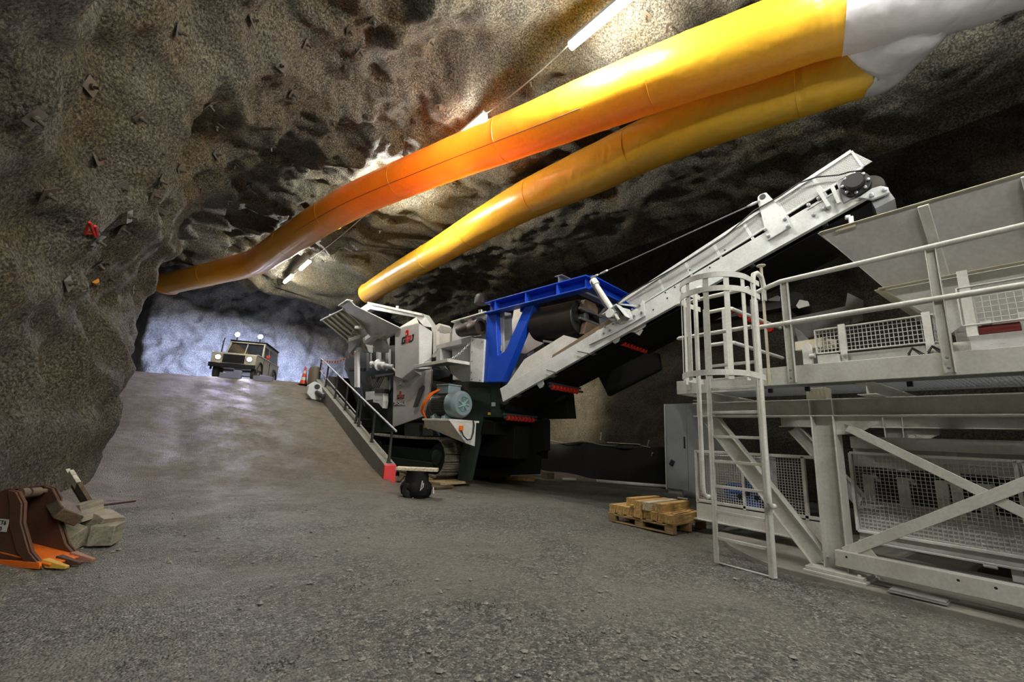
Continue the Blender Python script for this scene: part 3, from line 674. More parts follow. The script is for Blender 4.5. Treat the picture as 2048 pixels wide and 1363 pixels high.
    MB().tube([c+V((.0, -.03, -.06)), c+V((.05, -.05, -.18)), c+V((.18, -.05, -.27)), c+V((.3, -.05, -.25)), c+V((.36, -.05, -.1)), c+V((.38, -.04, .1)), c+V((.38, .0, .2))], .016, 8).build('socket_cable', M['black'], br)
    b = MB(); tp = p+ax*.62+V((-.2, .1, .36))
    for k in range(3):
        b.tube([tp+V((0, .04*k, 0)), tp+V((-.12, .12+.05*k, -.1)), tp+V((-.2, .3+.05*k, -.35)), tp+V((-.15, .45+.04*k, -.55)), tp+V((.0, .5, -.72))], .022, 8)
    b.build('orange_cable', M['orange'], mo)
    for q in ((808, 838, 845, 872), (845, 866, 848, 871)):
        plate('grey_battery_box', [(q[0], q[2]), (q[1], q[2]), (q[1], q[3]), (q[0], q[3])], .15, .35, 'motor_dark', bevel=.012)
    plate('sticker', [(847, 849), (855, 849), (855, 855), (847, 855)], .14, -.004, 'yellow_sticker', bevel=0); plate('sticker', [(855, 850), (859, 850), (859, 857), (855, 857)], .14, -.004, 'white_sticker', bevel=0)
    plate('sticker', [(976, 824), (986, 824), (986, 829), (976, 829)], .29, -.004, 'yellow_sticker', bevel=0); plate('sticker', [(983, 804), (991, 804), (991, 812), (983, 812)], .23, -.004, 'white_sticker', bevel=0)
    # --- blue gantry frame
    bf = MB(); bf.plate(pp([(974, 622), (991, 618), (995, 710), (1010, 702), (1049, 613), (1069, 604), (1030, 700), (1004, 763), (966, 764)], .0), (.22, 0, 0)); bf = bf.build('blue_frame', M['blue'], R, .01)
    e0, e1 = KP(975, 615, -.02), KP(1178, 566.5, -.02)
    zt = (e0.z+e1.z)/2; e0.z = zt-.04; e1.z = zt+.02
    b = MB(); b.chan(e0, e1, .22, .30, .03); b.build('top_beam', M['blue'], bf, .006)
    b = MB()
    for t in (.12, .45, .75): m_ = e0.lerp(e1, t); b.box(m_.x-.1, m_.x+.08, m_.y-.01, m_.y+.01, m_.z-.14, m_.z+.14)
    b.build('beam_stiffener', M['blue'], bf)
    f1 = KP(1258, 583, 2.0); f1.y = e1.y; f1.x = 2.7; f1.z = e1.z
    b = MB(); b.chan(e1, f1, .2, .30, .03); b.build('cross_beam', M['blue'], bf, .006)
    b = MB(); b.chan(V((2.7, e1.y, zt)), V((2.7, e0.y, zt)), .22, .30, .03); b.build('top_beam', M['blue'], bf, .006)
    b = MB(); b.plate(pp([(974, 622), (991, 618), (1000, 763), (966, 764)], 0), (.2, 0, 0)); o = b.build('far_column', M['blue'], bf, .01); o.location.x = 2.6
    b = MB(); b.ibeam((-.1, -4.1, zt+.24), (2.9, -4.1, zt+.24), .2, .18, .015, .01); b.build('galvanised_beam', M['galv'], bf)
    b = MB(); b.box(.1, 2.7, -3.0, -2.8, zt-.25, zt-.1); b.build('cross_beam', M['blue'], bf, .006)
    plate('hatch_door', [(998, 622), (1007, 620), (1007, 708), (994, 708)], .15, .04, 'hood', bevel=.004); plate('hatch_door', [(1007, 624), (1022, 626), (1022, 680), (1012, 697), (1005, 706)], .25, .04, 'hood', bevel=.004)
    MB().tube([KP(998, 690, .1), KP(998, 702, .1)], .02, 8).tube([KP(1002, 690, .1), KP(1002, 702, .1)], .02, 8).build('shackle', M['galv'], R)
    b = MB(); b.plate(pp([(1028, 618), (1046, 612), (1068, 612), (1085, 640), (1118, 680), (1086, 687), (1052, 707), (1012, 704)], 1.0), (.05, 0, 0)); b.build('discharge_shroud', M['white2'], R, .006)
    b = MB(); b.plate([KP(1086, 679, .3), KP(1142, 688, .3), KP(1142, 688, 1.4), KP(1090, 680, 1.4)], (0, 0, -.05)); b.build('shroud_lip', M['white2'], R)
    b = MB(); b.plate(pp([(1084, 690), (1092, 679), (1140, 688), (1083, 738), (1078, 735)], .65), (.05, 0, 0)); b.build('rubber_curtain', M['black'], R)
    # --- overband magnet across the conveyor
    c0, c1 = KP(1062, 648, .2).y, KP(1150, 612, .2).y; zc = 3.93; r = .40
    pr = []
    for k in range(17): a = math.pi/2+math.pi*k/16; pr.append((.45+r*math.cos(a), zc+r*math.sin(a)))
    for k in range(17): a = -math.pi/2+math.pi*k/16; pr.append((2.3+r*math.cos(a), zc+r*math.sin(a)))
    b = MB(); b.plate([V((x, c0, z)) for x, z in pr], (0, c1-c0, 0)); mg = b.build('magnet_separator', M['belt'], R, .02)
    b = MB(); b.lathe((.45, c1-.01, zc), (0, -1, 0), [(.1, 0), (.1, .12), (.05, .14)], 18); b.build('drum_bearing', M['steel'], mg)
    y1 = c1-.05
    for (x0, x1, za, zb) in ((.25, .85, .13, .36), (.3, .95, -.42, -.12), (1.0, 1.75, -.42, -.1)):
        b = MB(); b.plate([(x0, y1, zc+za), (x0+.1, y1, zc+zb), (x1-.1, y1, zc+zb), (x1, y1, zc+zb-.1), (x1, y1, zc+za), (x0+.12, y1, zc+za-.05)], (0, -.12, 0)); b.build('brown_guard', M['brown'], mg, .01)
    b = MB(); b.bar((.15, y1-.1, zc+.12), (1.0, y1-.1, zc+.12), .06, .05).bar((.15, y1-.1, zc-.1), (1.0, y1-.1, zc-.1), .06, .05).bar((.95, y1-.1, zc+.12), (1.2, y1-.1, zc+.35), .08, .06).bar((.95, y1-.1, zc-.1), (1.35, y1-.1, zc+.1), .08, .06).bar((1.2, y1-.1, zc+.3), (2.2, y1-.1, zc+.15), .08, .07)
    b.plate([(.95, y1-.06, zc+.12), (1.2, y1-.06, zc+.38), (1.5, y1-.06, zc+.3), (1.4, y1-.06, zc+.05), (1.0, y1-.06, zc-.1)], (0, -.04, 0)); b.build('tension_frame', M['galv'], mg, .004)
    for x in (.9, 2.2): chain((x, y1+.1, zt-.1), (x, y1-.0, zc+.25), 0).build('chain', M['galv'], mg)
    chain((.9, c0-.2, zt-.1), (.9, c0-.2, zc+.3), 0).build('chain', M['galv'], mg)
    # --- discharge conveyor
    W_ = 1.25; LT = LH(1735, 395)[0]; H0 = .34; HT0, HT1 = LH(1245, 598)[1], LH(1703, 303)[1]
    lm0, lm1 = LH(1245, 598)[0], LH(1703, 303)[0]; lmb = LH(1727, 336)[0]
    cv = MB()
    for s_, sg in ((0, 1), (W_, -1)):
        e_ = (CV(LT, H0/2, s_+.04), CV(0, H0/2, s_+.04)); e_ = e_ if s_ == 0 else e_[::-1]; cv.chan(e_[0], e_[1], .08, H0, .012, CV(0, 1, 0)-CV(0, 0, 0))
    k = 0
    while k*1.1 < LT: cv.bar(CV(.3+k*1.1, .05, 0), CV(.3+k*1.1, .05, W_+.08), .06, .06); k += 1
    cv = cv.build('discharge_conveyor', M['white'], R, .004)
    b = MB(); n = 60
    for (h0, hh) in ((.22, .02),):
        for k in range(n):
            l0, l1 = LT*k/n, LT*(k+1)/n
            b.v += [CV(l0, .33, .06), CV(l0, .20, .35), CV(l0, .20, W_-.35), CV(l0, .33, W_-.06)]
            if k == n-1: b.v += [CV(l1, .33, .06), CV(l1, .20, .35), CV(l1, .20, W_-.35), CV(l1, .33, W_-.06)]
        b.f = [(4*i+j, 4*i+j+1, 4*i+j+5, 4*i+j+4) for i in range(n) for j in range(3)]
    o = b.build('carrying_belt', M['belt'], cv); sl = o.modifiers.new('s', 'SOLIDIFY'); sl.thickness = .015
    MB().plate([CV(0, -.04, .1), CV(0, -.04, W_), CV(LT, -.04, W_), CV(LT, -.04, .1)], (CV(0, -.055, .1)-CV(0, -.04, .1))).build('return_belt', M['coal'], cv)
    b = MB(); b.lathe(CV(LT+.10, .17, .1), (1, 0, 0), [(.17, 0), (.18, .1), (.18, W_-.3), (.17, W_-.2)], 32); b.build('head_drum', M['belt'], cv)
    b = MB(); b.lathe(CV(0, .12, .1), (1, 0, 0), [(.17, 0), (.17, W_-.2)], 24); b.build('tail_drum', M['belt'], cv)
    # skirt on the loading stretch
    b = MB(); b.plate([CV(.2, H0, .02), CV(2.5, H0, .02), CV(2.1, H0+.34, .02), CV(.9, H0+.34, .02)], (.01, 0, 0)); b.build('loading_skirt', M['white2'], cv)
    b = MB(); b.plate([CV(1.6, H0-.05, .03), CV(3.3, H0-.1, .03), CV(3.5, H0+.05, .03), CV(3.2, H0+.1, .03), CV(1.7, H0+.06, .03)], (-.03, 0, 0)); b.build('dirty_rubber_strip', M['brown'], cv, .006)
    # perforated side guards
    for s_ in (.0, W_+.07):
        lm1_ = lm1; lmb_ = lmb
        if s_ > 0: lm1, lmb = lm1-1.0, lmb-1.0
        def gh(l): return HT0+(HT1-HT0)*(l-lm0)/(lm1-lm0)
        o0 = CV(lm0+.15, H0, s_); segs = 7; lw0 = lm0+.25
        fr = MB(); fr.bar(CV(lm0-.1, gh(lm0)-.04, s_), CV(lm1, gh(lm1), s_), .05, .05, (1, 0, 0)); fr.bar(CV(lm0+.2, H0+.012, s_), CV(lmb, H0+.10, s_), .03, .03, (1, 0, 0))
        fr.bar(CV(lm1, gh(lm1), s_), CV(lmb, H0+.1, s_), .03, .04, (1, 0, 0)); fr.bar(CV(lm0-.1, gh(lm0)-.05, s_), CV(lm0+.25, H0, s_), .03, .03, (1, 0, 0))
        for k in range(1, segs): l = lw0+(lm1-lw0)*k/segs; fr.bar(CV(l, H0, s_), CV(l, gh(l), s_), .045, .012, (1, 0, 0))
        fr.build('guard_frame', M['white'], cv)
        g = MB(); NL = 250 if s_ == 0 else 120
        e = CV(1, 0, 0)-CV(0, 0, 0)
        for k in range(NL+1):
            t = k/NL; l = lm0+.02+(lm1-lm0-.02)*t; lb = l+.1*0
            p0, p1 = CV(l+.15*(1-t)+.1*t, H0+.01+.09*t, s_), CV(l, gh(l), s_); w = e*.0032; nn = V((.0035, 0, 0))
            g.add([p0-w-nn, p0+w-nn, p1+w-nn, p1-w-nn, p0-w+nn, p0+w+nn, p1+w+nn, p1-w+nn], [(0, 1, 2, 3), (7, 6, 5, 4), (0, 3, 7, 4), (1, 5, 6, 2)])
        NH = 20 if s_ == 0 else 10
        up = CV(0, 1, 0)-CV(0, 0, 0)
        for k in range(1, NH):
            t = k/NH; p0 = CV(lm0+.17, H0+.01, s_).lerp(CV(lm0+.02, gh(lm0), s_), t); p1 = CV(lm1+.1, H0+.10, s_).lerp(CV(lm1, gh(lm1), s_), t); w = up*.0032; nn = V((.003, 0, 0))
            g.add([p0-w-nn, p0+w-nn, p0+w+nn, p0-w+nn, p1-w-nn, p1+w-nn, p1+w+nn, p1-w+nn], [(0, 4, 5, 1), (3, 2, 6, 7), (1, 5, 6, 2), (0, 3, 7, 4)])
        g.build('perforated_guard', M['mesh'], cv, smooth=False, recalc=False); lm1, lmb = lm1_, lmb_
    # bolted joint plates
    def cplate(name, pts, m='white', t=-.025, bev=.005, par=cv):
        return MB().plate([CV(*LH(x, y), -.012) for x, y in pts], (t, 0, 0)).build(name, M[m], par, bev)
    hg = cplate('lug_plate', [(1517, 407), (1517, 396), (1522, 391), (1534, 387), (1549, 403), (1573, 430), (1583, 455), (1537, 483), (1530, 455), (1521, 420)], t=-.04)
    MB().bolts([CV(*LH(x, y), -.05) for x, y in [(1533, 462), (1539, 475), (1572, 441), (1578, 455)]], (-1, 0, 0), .028, .03).build('bolt', M['galv'], cv)
    MB().lathe(CV(*LH(1527, 396), -.04), (-1, 0, 0), [(.045, 0), (.045, .02)], 16).build('lug_eye', M['black'], hg)
    jp = cplate('joint_plate', [(1280, 618), (1286, 601), (1290, 602), (1292, 632), (1236, 664), (1180, 690), (1195, 662), (1236, 645)], t=-.03)
    MB().bolts([CV(*LH(x, y), -.05) for x, y in [(1268, 620), (1282, 612), (1271, 633), (1286, 626), (1213, 654), (1223, 661), (1229, 648), (1211, 667), (1259, 640)]], (-1, 0, 0), .024, .025).build('bolt', M['galv'], cv)
    MB().bolts([CV(*LH(x, y), -.005) for x, y in [(1331, 585), (1335, 596), (1307, 619), (1376, 560), (1420, 535), (1350, 574), (1450, 500), (1380, 540)]], (-1, 0, 0), .014, .01).build('bolt', M['ink'], cv)
    hb = MB(); c = CV(*LH(1233, 632), -.06); hb.lathe(c, (-1, 0, 0), [(.12, 0), (.12, .05), (.05, .05), (.05, .16), (.09, .16), (.09, .2)], 20)
    hb.plate([CV(*LH(x, y), -.03) for x, y in [(1215, 632), (1240, 614), (1262, 620), (1268, 640), (1245, 650)]], (-.03, 0, 0)); hb.bar(CV(*LH(1216, 634), -.12), CV(*LH(1244, 613), -.12), .2, .02, (0, 0, 1)); hb.bar(CV(*LH(1244, 614), -.12), CV(*LH(1263, 638), -.12), .2, .02, (0, 0, 1)); hb.build('pivot_bracket', M['white'], cv, .005)
    MB().plate([CV(*LH(x, y), .1) for x, y in [(1252, 662), (1286, 645), (1272, 668), (1262, 662)]], (.05, 0, 0)).build('lower_lug', M['white2'], cv, .004)
    for q in ((1227, 671), (1078, 762)): 
        l, h = LH(*q); MB().plate([CV(l-.09, h+.13, .02), CV(l+.09, h+.13, .02), CV(l+.09, h-.10, .02), CV(l+.03, h-.15, .02), CV(l-.05, h-.15, .02), CV(l-.09, h-.06, .02)], (.03, 0, 0)).build('roller_hanger', M['grey'], cv, .006)
    for q, w in (((1158, 703), 28), ((1096, 740), 22)):
        MB().tube([CV(*LH(*q), -.05), CV(*LH(q[0]+w, q[1]+6), -.05)], .012, 6).build('clamp_rod', M['steel'], cv)
    # drive unit at the head
    dc = CV(*LH(1712, 372), 0)
    b = MB(); b.lathe(dc+V((-.02, 0, 0)), (-1, 0, 0), [(.175, -.05), (.175, .05), (.115, .06), (.115, .15), (.10, .17), (.01, .17)], 30); dr = b.build('drive_motor', M['black'], cv)
    MB().bolts([dc+V((-.08, math.cos(a*.785)*.145, math.sin(a*.785)*.145)) for a in range(8)], (-1, 0, 0), .022, .03).build('bolt', M['galv'], dr)
    cplate('bearing_plate', [(1673, 364), (1700, 350), (1716, 392), (1688, 408)], 'galv', t=-.02, par=cv)
    cplate('scraper_bracket', [(1718, 398), (1745, 380), (1762, 375), (1777, 378), (1780, 388), (1745, 402)], 'white', t=-.05)
    MB().bolts([CV(*LH(x, y), -.07) for x, y in [(1745, 395), (1770, 384)]], (-1, 0, 0), .03, .03).build('bolt', M['galv'], cv)
    MB().plate([CV(*LH(x, y), .02) for x, y in [(1742, 402), (1778, 380), (1790, 396), (1750, 416)]], (.35, 0, 0)).build('head_scraper', M['galv'], cv, .004)
    b = MB(); b.bar(CV(*LH(1638, 382), -.06), CV(*LH(1660, 418), -.06), .05, .09, (1, 0, 0)); b.bar(CV(*LH(1665, 375), -.06), CV(*LH(1680, 410), -.06), .05, .05, (1, 0, 0)); b.build('tension_stirrup', M['white'], cv, .005)
    b = MB(); b.tube([CV(*LH(1616, 423), -.06), CV(*LH(1646, 405), -.06)], .012, 8).tube([CV(*LH(1650, 402), -.06), CV(*LH(1673, 388), -.06)], .012, 8); b.build('tension_rod', M['galv'], cv)
    MB().bolts([CV(*LH(x, y), -.01) for x, y in [(1618, 411), (1638, 398), (1628, 430), (1650, 418)]], (-1, 0, 0), .028, .03).build('bolt', M['galv'], cv)
    cb = MB(); cb.tube([CV(*LH(x, y), -.07) for x, y in [(1250, 632), (1235, 612), (1251, 596), (1290, 573), (1350, 540), (1400, 510), (1450, 478), (1510, 425), (1560, 397), (1600, 370), (1635, 358), (1680, 354), (1700, 348), (1725, 345)]], .012, 6)
    cb.build('drive_cable', M['black'], cv)
    # red-disc return idlers
    for q in ((1232, 679), (1090, 770), (1000, 833)):
        l, h = LH(*q); ri = MB(); ri.bar(CV(l, h+.08, .15), CV(l, h+.08, W_+.1), .06, .05); ri.lathe(CV(l, h, .15), (1, 0, 0), [(.03, 0), (.03, W_)], 10); ri = ri.build('return_idler', M['darksteel'], cv)
        for k in range(8):
            MB().lathe(CV(l, h-.01, .24+k*.125), (1, 0, 0), [(.055, 0), (.062, .01), (.062, .055), (.055, .065)], 16).build('rubber_disc', M['red'], ri)
    # underside skirt hanging beyond the belt
    b = MB(); b.plate(pp([(1192, 742), (1216, 791), (1320, 738), (1316, 706), (1232, 690)], 1.9), (.12, 0, 0)); b.build('belt_cover', M['coal'], cv)
    b = MB(); b.plate([CV(3.2, -.1, W_), CV(LT-.2, -.1, W_), CV(LT-.2, .2, W_), CV(3.2, .2, W_)], (.03, 0, 0)); b.build('far_side_sheet', M['coal'], cv)
    # --- stay rope and strut
    p, q = KP(1181, 556, -.1), CV(*LH(1521, 405), -.06)
    b = MB(); b.tube([p, q], .012, 6)
    for t in (.03, .1, .97):
        c = p.lerp(q, t); d = (q-p).normalized(); a = d.orthogonal().normalized(); b.tube([c+d*math.cos(k*math.pi/5)*.09+a*math.sin(k*math.pi/5)*.04 for k in range(10)], .014, 6, closed=True)
    b.build('stay_rope', M['galv'], R)
    p, q = KP(1187, 562, -.1), KP(1238, 640, -.14); b = MB(); b.cyl(p, p.lerp(q, .85), .055, 16); b.cyl(p.lerp(q, .8), q, .035, 12)
    b.lathe(p, (q-p), [(.08, -.02), (.08, .12)], 14); b.build('support_strut', M['white2'], R)
    b = MB()
    for k in range(3): b.tube([p+V((-.08, 0, -.03-.02*k)), p.lerp(q, .5)+V((-.1, 0, -.07-.02*k)), q.lerp(p, .15)+V((-.1, 0, -.1))], .01, 6)
    b.build('strut_hose', M['black'], R)
    b = MB(); b.box(3.0, 3.1, 1.0, 1.5, 2.9, 3.0); ll = b.build('assumed_lamp', M['white'], R, .01)  # assumed lamp, unseen behind the machine, added to light the right wall patch
    w_ = CP0+CS*3.2+CC*1.25+V((0, 0, 2.9)); o_ = light('SPOT', 'assumed_lamp_light', w_, 2600, (1, .93, .66), .08, spot_size=math.radians(66), spot_blend=1.0); aim(o_, (12.9, 13.6, 2.75))  # spot of the assumed lamp, brightens the granular wall
    # --- second head pulley of the fines conveyor beyond
    S2 = 3.0
    fc = MB(); a0, a1 = KP(1300, 655, S2), KP(1585, 600, S2); a1v = a1
    fc.chan(a0, a1, .08, .25, .012); fc = fc.build('fines_conveyor', M['darksteel'], R)
    MB().plate([a0+V((.05, 0, .05)), a0+V((.9, 0, .05)), a1+V((.9, 0, .05)), a1+V((.05, 0, .05))], (0, 0, .02)).build('belt', M['belt'], fc)
    c = KP(1588, 600, S2); MB().lathe(c, (1, 0, 0), [(.02, -.04), (.18, -.02), (.18, .8)], 28).build('head_drum', M['black'], fc)
    MB().plate(pp([(1593, 612), (1600, 600), (1617, 603), (1620, 612), (1598, 618)], S2-.05), (-.05, 0, 0)).build('bearing_bracket', M['white2'], fc, .006)
    MB().plate(pp([(1536, 600), (1556, 591), (1561, 594), (1560, 603), (1540, 602)], S2-.05), (-.04, 0, 0)).build('tension_bracket', M['galv'], fc, .005)
    for k in range(7):
        MB().lathe(KP(1425+k*19, 600+k*9.5, 2.2), (1, 0, 0), [(.06, 0), (.06, .08)], 12).build('rubber_disc', M['red'], fc)
M['coal'] = paint('black_rubber_and_shade', (.006, .006, .0065), .75, .2, (.01, .009, .008), spec=.2)  # real black rubber; also blackens the chassis and belly where they lie in shade
M['track'] = paint('track_steel', (.48, .44, .36), .55, .7, (.07, .055, .04), 7, .3, fine=.4)
M['hood'] = paint('light_grey_hood_paint', (.50, .515, .51), .42, .35, (.22, .20, .16), 2.0)
M['darksteel'] = paint('dark_steel', (.045, .047, .05), .5, .5, (.09, .08, .06))
M['navy'] = paint('dark_blue_steel', (.02, .035, .06), .45, .4)
M['silencer'] = paint('brown_silencer', (.055, .042, .034), .45, .6, (.11, .05, .03), 6, .5)
M['fan'] = paint('mint_fan_plastic', (.25, .42, .36), .5, .1)
M['mesh'] = paint('white_wire_mesh', (.62, .63, .61), .5, .1)
crusher()
# ---------------------------------------------------------------- white steel platform, ladder, hopper and feeder on the right
M['cream'] = paint('cream_primer', (.66, .62, .48), .5, .4, (.3, .22, .1))
M['hopper'] = paint('hopper_paint', (.58, .575, .56), .5, .4, (.28, .26, .22), 1.6)
M['yellow_dull'] = paint('yellow_connector', (.6, .4, .05), .5, .2); M['blue_light'] = paint('light_blue_clip', (.02, .3, .75), .5, .1)
M['red_dark'] = paint('dark_red_paint', (.16, .008, .008), .45, .2)
M['blue_motor'] = paint('bright_blue_motor_paint', (.005, .10, .50), .35, .15); M['chute'] = paint('dull_grey_sheet', (.30, .30, .29), .5, .4)
YE = -3.2
def platform():
    R = empty('steel_platform', (5.7, 1.9, .1), 0, 'white elevated steel platform with handrail, braced columns and grated deck at right', 'platform')
    def put(b, name, m='white2', par=None, bevel=.004, **kw):
        par = par or R; o = b.build(name, M[m], par, bevel, **kw)
        if par is R: place((-5.7, -1.9, -.1))
        return o
    for x in (5.72, 8.3):
        for y in (1.92, -.62, -3.1):
            b = MB(); b.ibeam((x, y, .12), (x, y, 1.68), .2, .22, .014, .01, (0, 1, 0)); put(b, 'column')
            b = MB(); b.box(x-.22, x+.22, y-.27, y+.27, .06, .085); b.bolts([(x+i*.16, y+j*.21, .085) for i in (-1, 1) for j in (-1, 1)], (0, 0, 1), .018, .05); put(b, 'base_plate')
            b = MB(); b.box(x-.2, x+.2, y-.25, y+.25, .085, .12); put(b, 'base_plate')
            b = MB()
            for k in (-.11, .11): b.box(x-.1, x+.1, y+k-.006, y+k+.006, 1.68, 1.86)
            put(b, 'web_stiffener')
        b = MB(); b.ibeam((x, 3.45, 1.77), (x, YE, 1.77), .2, .19, .014, .01); put(b, 'main_beam')
        b = MB(); b.ibeam((x, 3.25, 1.66), (x, 2.08, .16), .12, .19, .012, .01, (0, 0, 1)); put(b, 'diagonal_brace')
        b = MB(); b.bar((x-.07, 1.70, 1.56), (x-.07, -.50, .27), .085, .02, (1, 0, 0)); b.bar((x-.055, 1.72, 1.60), (x-.055, -.48, .31), .04, .008, (0, 0, 1)); put(b, 'cross_brace')
        b = MB(); b.bar((x-.10, 1.83, .31), (x-.10, -.45, 1.73), .095, .02, (1, 0, 0)); b.bar((x-.085, 1.80, .355), (x-.085, -.48, 1.775), .04, .008, (0, 0, 1)); put(b, 'cross_brace')
        b = MB(); b.plate([(x-.05, 1.81, 1.68), (x-.05, 1.45, 1.68), (x-.05, 1.45, 1.60), (x-.05, 1.62, 1.50), (x-.05, 1.81, 1.48)], (.012, 0, 0)); b.plate([(x-.09, 1.83, .36), (x-.09, 1.62, .40), (x-.09, 1.55, .30), (x-.09, 1.55, .2), (x-.09, 1.83, .18)], (.012, 0, 0)); put(b, 'gusset_plate')
        b = MB(); b.chan((x-.10, YE, .25), (x-.10, 1.90, .25), .12, .15, .01); put(b, 'bottom_rail')
        if x < 6: 
            b = MB(); b.bolts([(x-.161, y, .28) for y in (1.8, 1.0, .78, .45)], (-1, 0, 0), .012, .004); put(b, 'bolt', 'ink', bevel=0)
    for y in (3.2, 1.42, -.3, -2.2):
        b = MB(); b.ibeam((5.35, y, 1.925), (8.6, y, 1.925), .16, .12, .01, .008); put(b, 'cross_beam')
    b = MB(); b.box(5.62, 5.8, 1.86, 2.05, 1.865, 1.99); put(b, 'spacer_block', 'cream')
    # deck grating
    b = MB(); y = YE
    while y < 3.46: b.box(5.36, 6.18, y-.0025, y+.0025, 1.985, 2.015); y += .034
    for k in range(9): x = 5.38+k*.098; b.box(x-.003, x+.003, YE, 3.46, 2.003, 2.013)
    for x in (5.36, 6.18): b.box(x-.004, x+.004, YE, 3.46, 1.975, 2.02)
    put(b, 'deck_grating', 'galv', bevel=0, smooth=False)
    b = MB(); b.box(5.30, 5.325, YE, 2.36, 2.0, 2.205); put(b, 'toe_board')
    b = MB(); b.box(5.30, 5.325, 2.36, 3.48, 1.955, 2.13); put(b, 'toe_board')
    b = MB(); b.box(5.325, 6.0, 3.455, 3.48, 1.955, 2.13); put(b, 'toe_board')
    for y in (2.045, .80, -.45, -1.7):
        b = MB(); b.chan((5.28, y, 2.02), (5.28, y, 3.165), .04, .075, .006, (0, 1, 0)); put(b, 'rail_post')
        b = MB(); b.bolts([(5.255, y, z) for z in (2.06, 2.15)], (-1, 0, 0), .014, .014); put(b, 'bolt', 'galv', bevel=0)
    for z, e in ((3.19, [(5.28, 2.36, 3.12), (5.28, 2.2, 3.165), (5.28, 2.08, 3.19)]), (2.70, [(5.28, 2.36, 2.69)])):
        b = MB(); b.tube(e+[(5.28, YE, z)], .028, 14); put(b, 'handrail', bevel=0)
    for z in (3.2, 2.71):
        b = MB(); b.tube([(5.9, 3.35, z), (5.9, 3.06, z), (5.94, 3.0, z), (7.45, 3.0, z)], .026, 12); put(b, 'handrail', bevel=0)
    for z in (3.21, 2.72):
        b = MB(); b.tube([(5.3, 2.45, z), (5.3, 3.42, z)], .026, 12); b.lathe((5.3, 3.42, z), (0, 1, 0), [(.026, 0), (.012, .03)], 12); put(b, 'handrail', bevel=0)
    b = MB(); b.bar((5.9, 3.08, 2.0), (5.9, 3.08, 3.2), .05, .06, (1, 0, 0)); put(b, 'rail_post')
    b = MB(); b.bar((5.32, 3.3, 2.0), (5.32, 3.3, 3.2), .03, .05, (1, 0, 0)); put(b, 'rail_post')
    b = MB(); b.bar((5.28, 2.28, 2.0), (5.28, 2.28, 3.42), .025, .03, (1, 0, 0)); b.lathe((5.28, 2.28, 3.42), (0, 0, 1), [(.015, 0), (.05, .02), (.05, .03)], 14); put(b, 'latch_post', 'cream')
    b = MB()
    for y in (2.33, 1.95, 1.1, .2, -.3): b.box(5.38, 5.42, y-.02, y+.02, 1.93, 1.98)
    put(b, 'grating_clip', 'ink', bevel=0)
platform()
def ladder():
    L = empty('access_ladder', (5.16, 2.63, 0), 0, 'white vertical steel ladder with safety cage hoops leaning against the platform edge', 'ladder')
    def put(b, name, m='white2', bevel=.003, **kw): o = b.build(name, M[m], L, bevel, **kw); place((-5.16, -2.63, 0)); return o
    for y in (2.32, 2.94):
        b = MB(); b.bar((5.16, y, .0), (5.16, y, 3.0), .016, .09, (1, 0, 0)); s = -1 if y < 2.5 else 1
        b.bar((5.125, y-s*.014, .0), (5.125, y-s*.014, 3.0), .055, .012, (1, 0, 0)); put(b, 'stile')
    for k in range(8):
        z = .27+.285*k; b = MB(); b.box(5.145, 5.185, 2.33, 2.93, z-.016, z+.016); put(b, 'rung')
    b = MB(); b.box(5.14, 5.18, 2.30, 2.96, .0, .012); put(b, 'foot_bar')
    def hoop(z, w=.062):
        b = MB(); P = [(5.14, 2.26)]
        cx, cy, r = 4.83, 2.63, .38
        for k in range(29): a = -math.pi/2-math.pi*k/28; P.append((cx+r*math.cos(a), cy+r*math.sin(a)))
        P.append((5.14, 3.0))
        for (x0, y0), (x1, y1) in zip(P, P[1:]):
            n = V((y1-y0, x0-x1, 0)).normalized()*.005
            b.hexa([(x0-n.x, y0-n.y, z), (x1-n.x, y1-n.y, z), (x1+n.x, y1+n.y, z), (x0+n.x, y0+n.y, z), (x0-n.x, y0-n.y, z+w), (x1-n.x, y1-n.y, z+w), (x1+n.x, y1+n.y, z+w), (x0+n.x, y0+n.y, z+w)])
        bm_merge(b); return put(b, 'cage_hoop', bevel=0, ang=50)
    for z in (3.14, 2.98, 2.04): hoop(z)
    for k, a in enumerate((-100, -132, -165, -200, -235, -262)):
        a = math.radians(a); x, y = 4.83+.37*math.cos(a), 2.63+.37*math.sin(a)
        b = MB(); b.bar((x, y, 2.0), (x, y, 3.19), .058, .008, (math.cos(a), math.sin(a), 0)); put(b, 'cage_bar', bevel=0)
    for y in (2.27, 2.99):
        b = MB(); top = [(5.28, y, 3.0), (5.28, y, 3.2), (5.24, y, 3.29), (5.14, y, 3.31), (5.05, y, 3.27), (5.02, y, 3.15)]
        b.tube(top+[(5.02, y, .85), (5.03, y, .76), (5.08, y, .71), (5.15, y, .71)], .027, 14); put(b, 'grab_rail', bevel=0)
def bm_merge(b):
    m = {}; nv = []; idx = []
    for v in b.v:
        k = (round(v.x, 4), round(v.y, 4), round(v.z, 4))
        if k not in m: m[k] = len(nv); nv.append(v)
        idx.append(m[k])
    b.v = nv; b.f = [tuple(idx[i] for i in f) for f in b.f]
ladder()
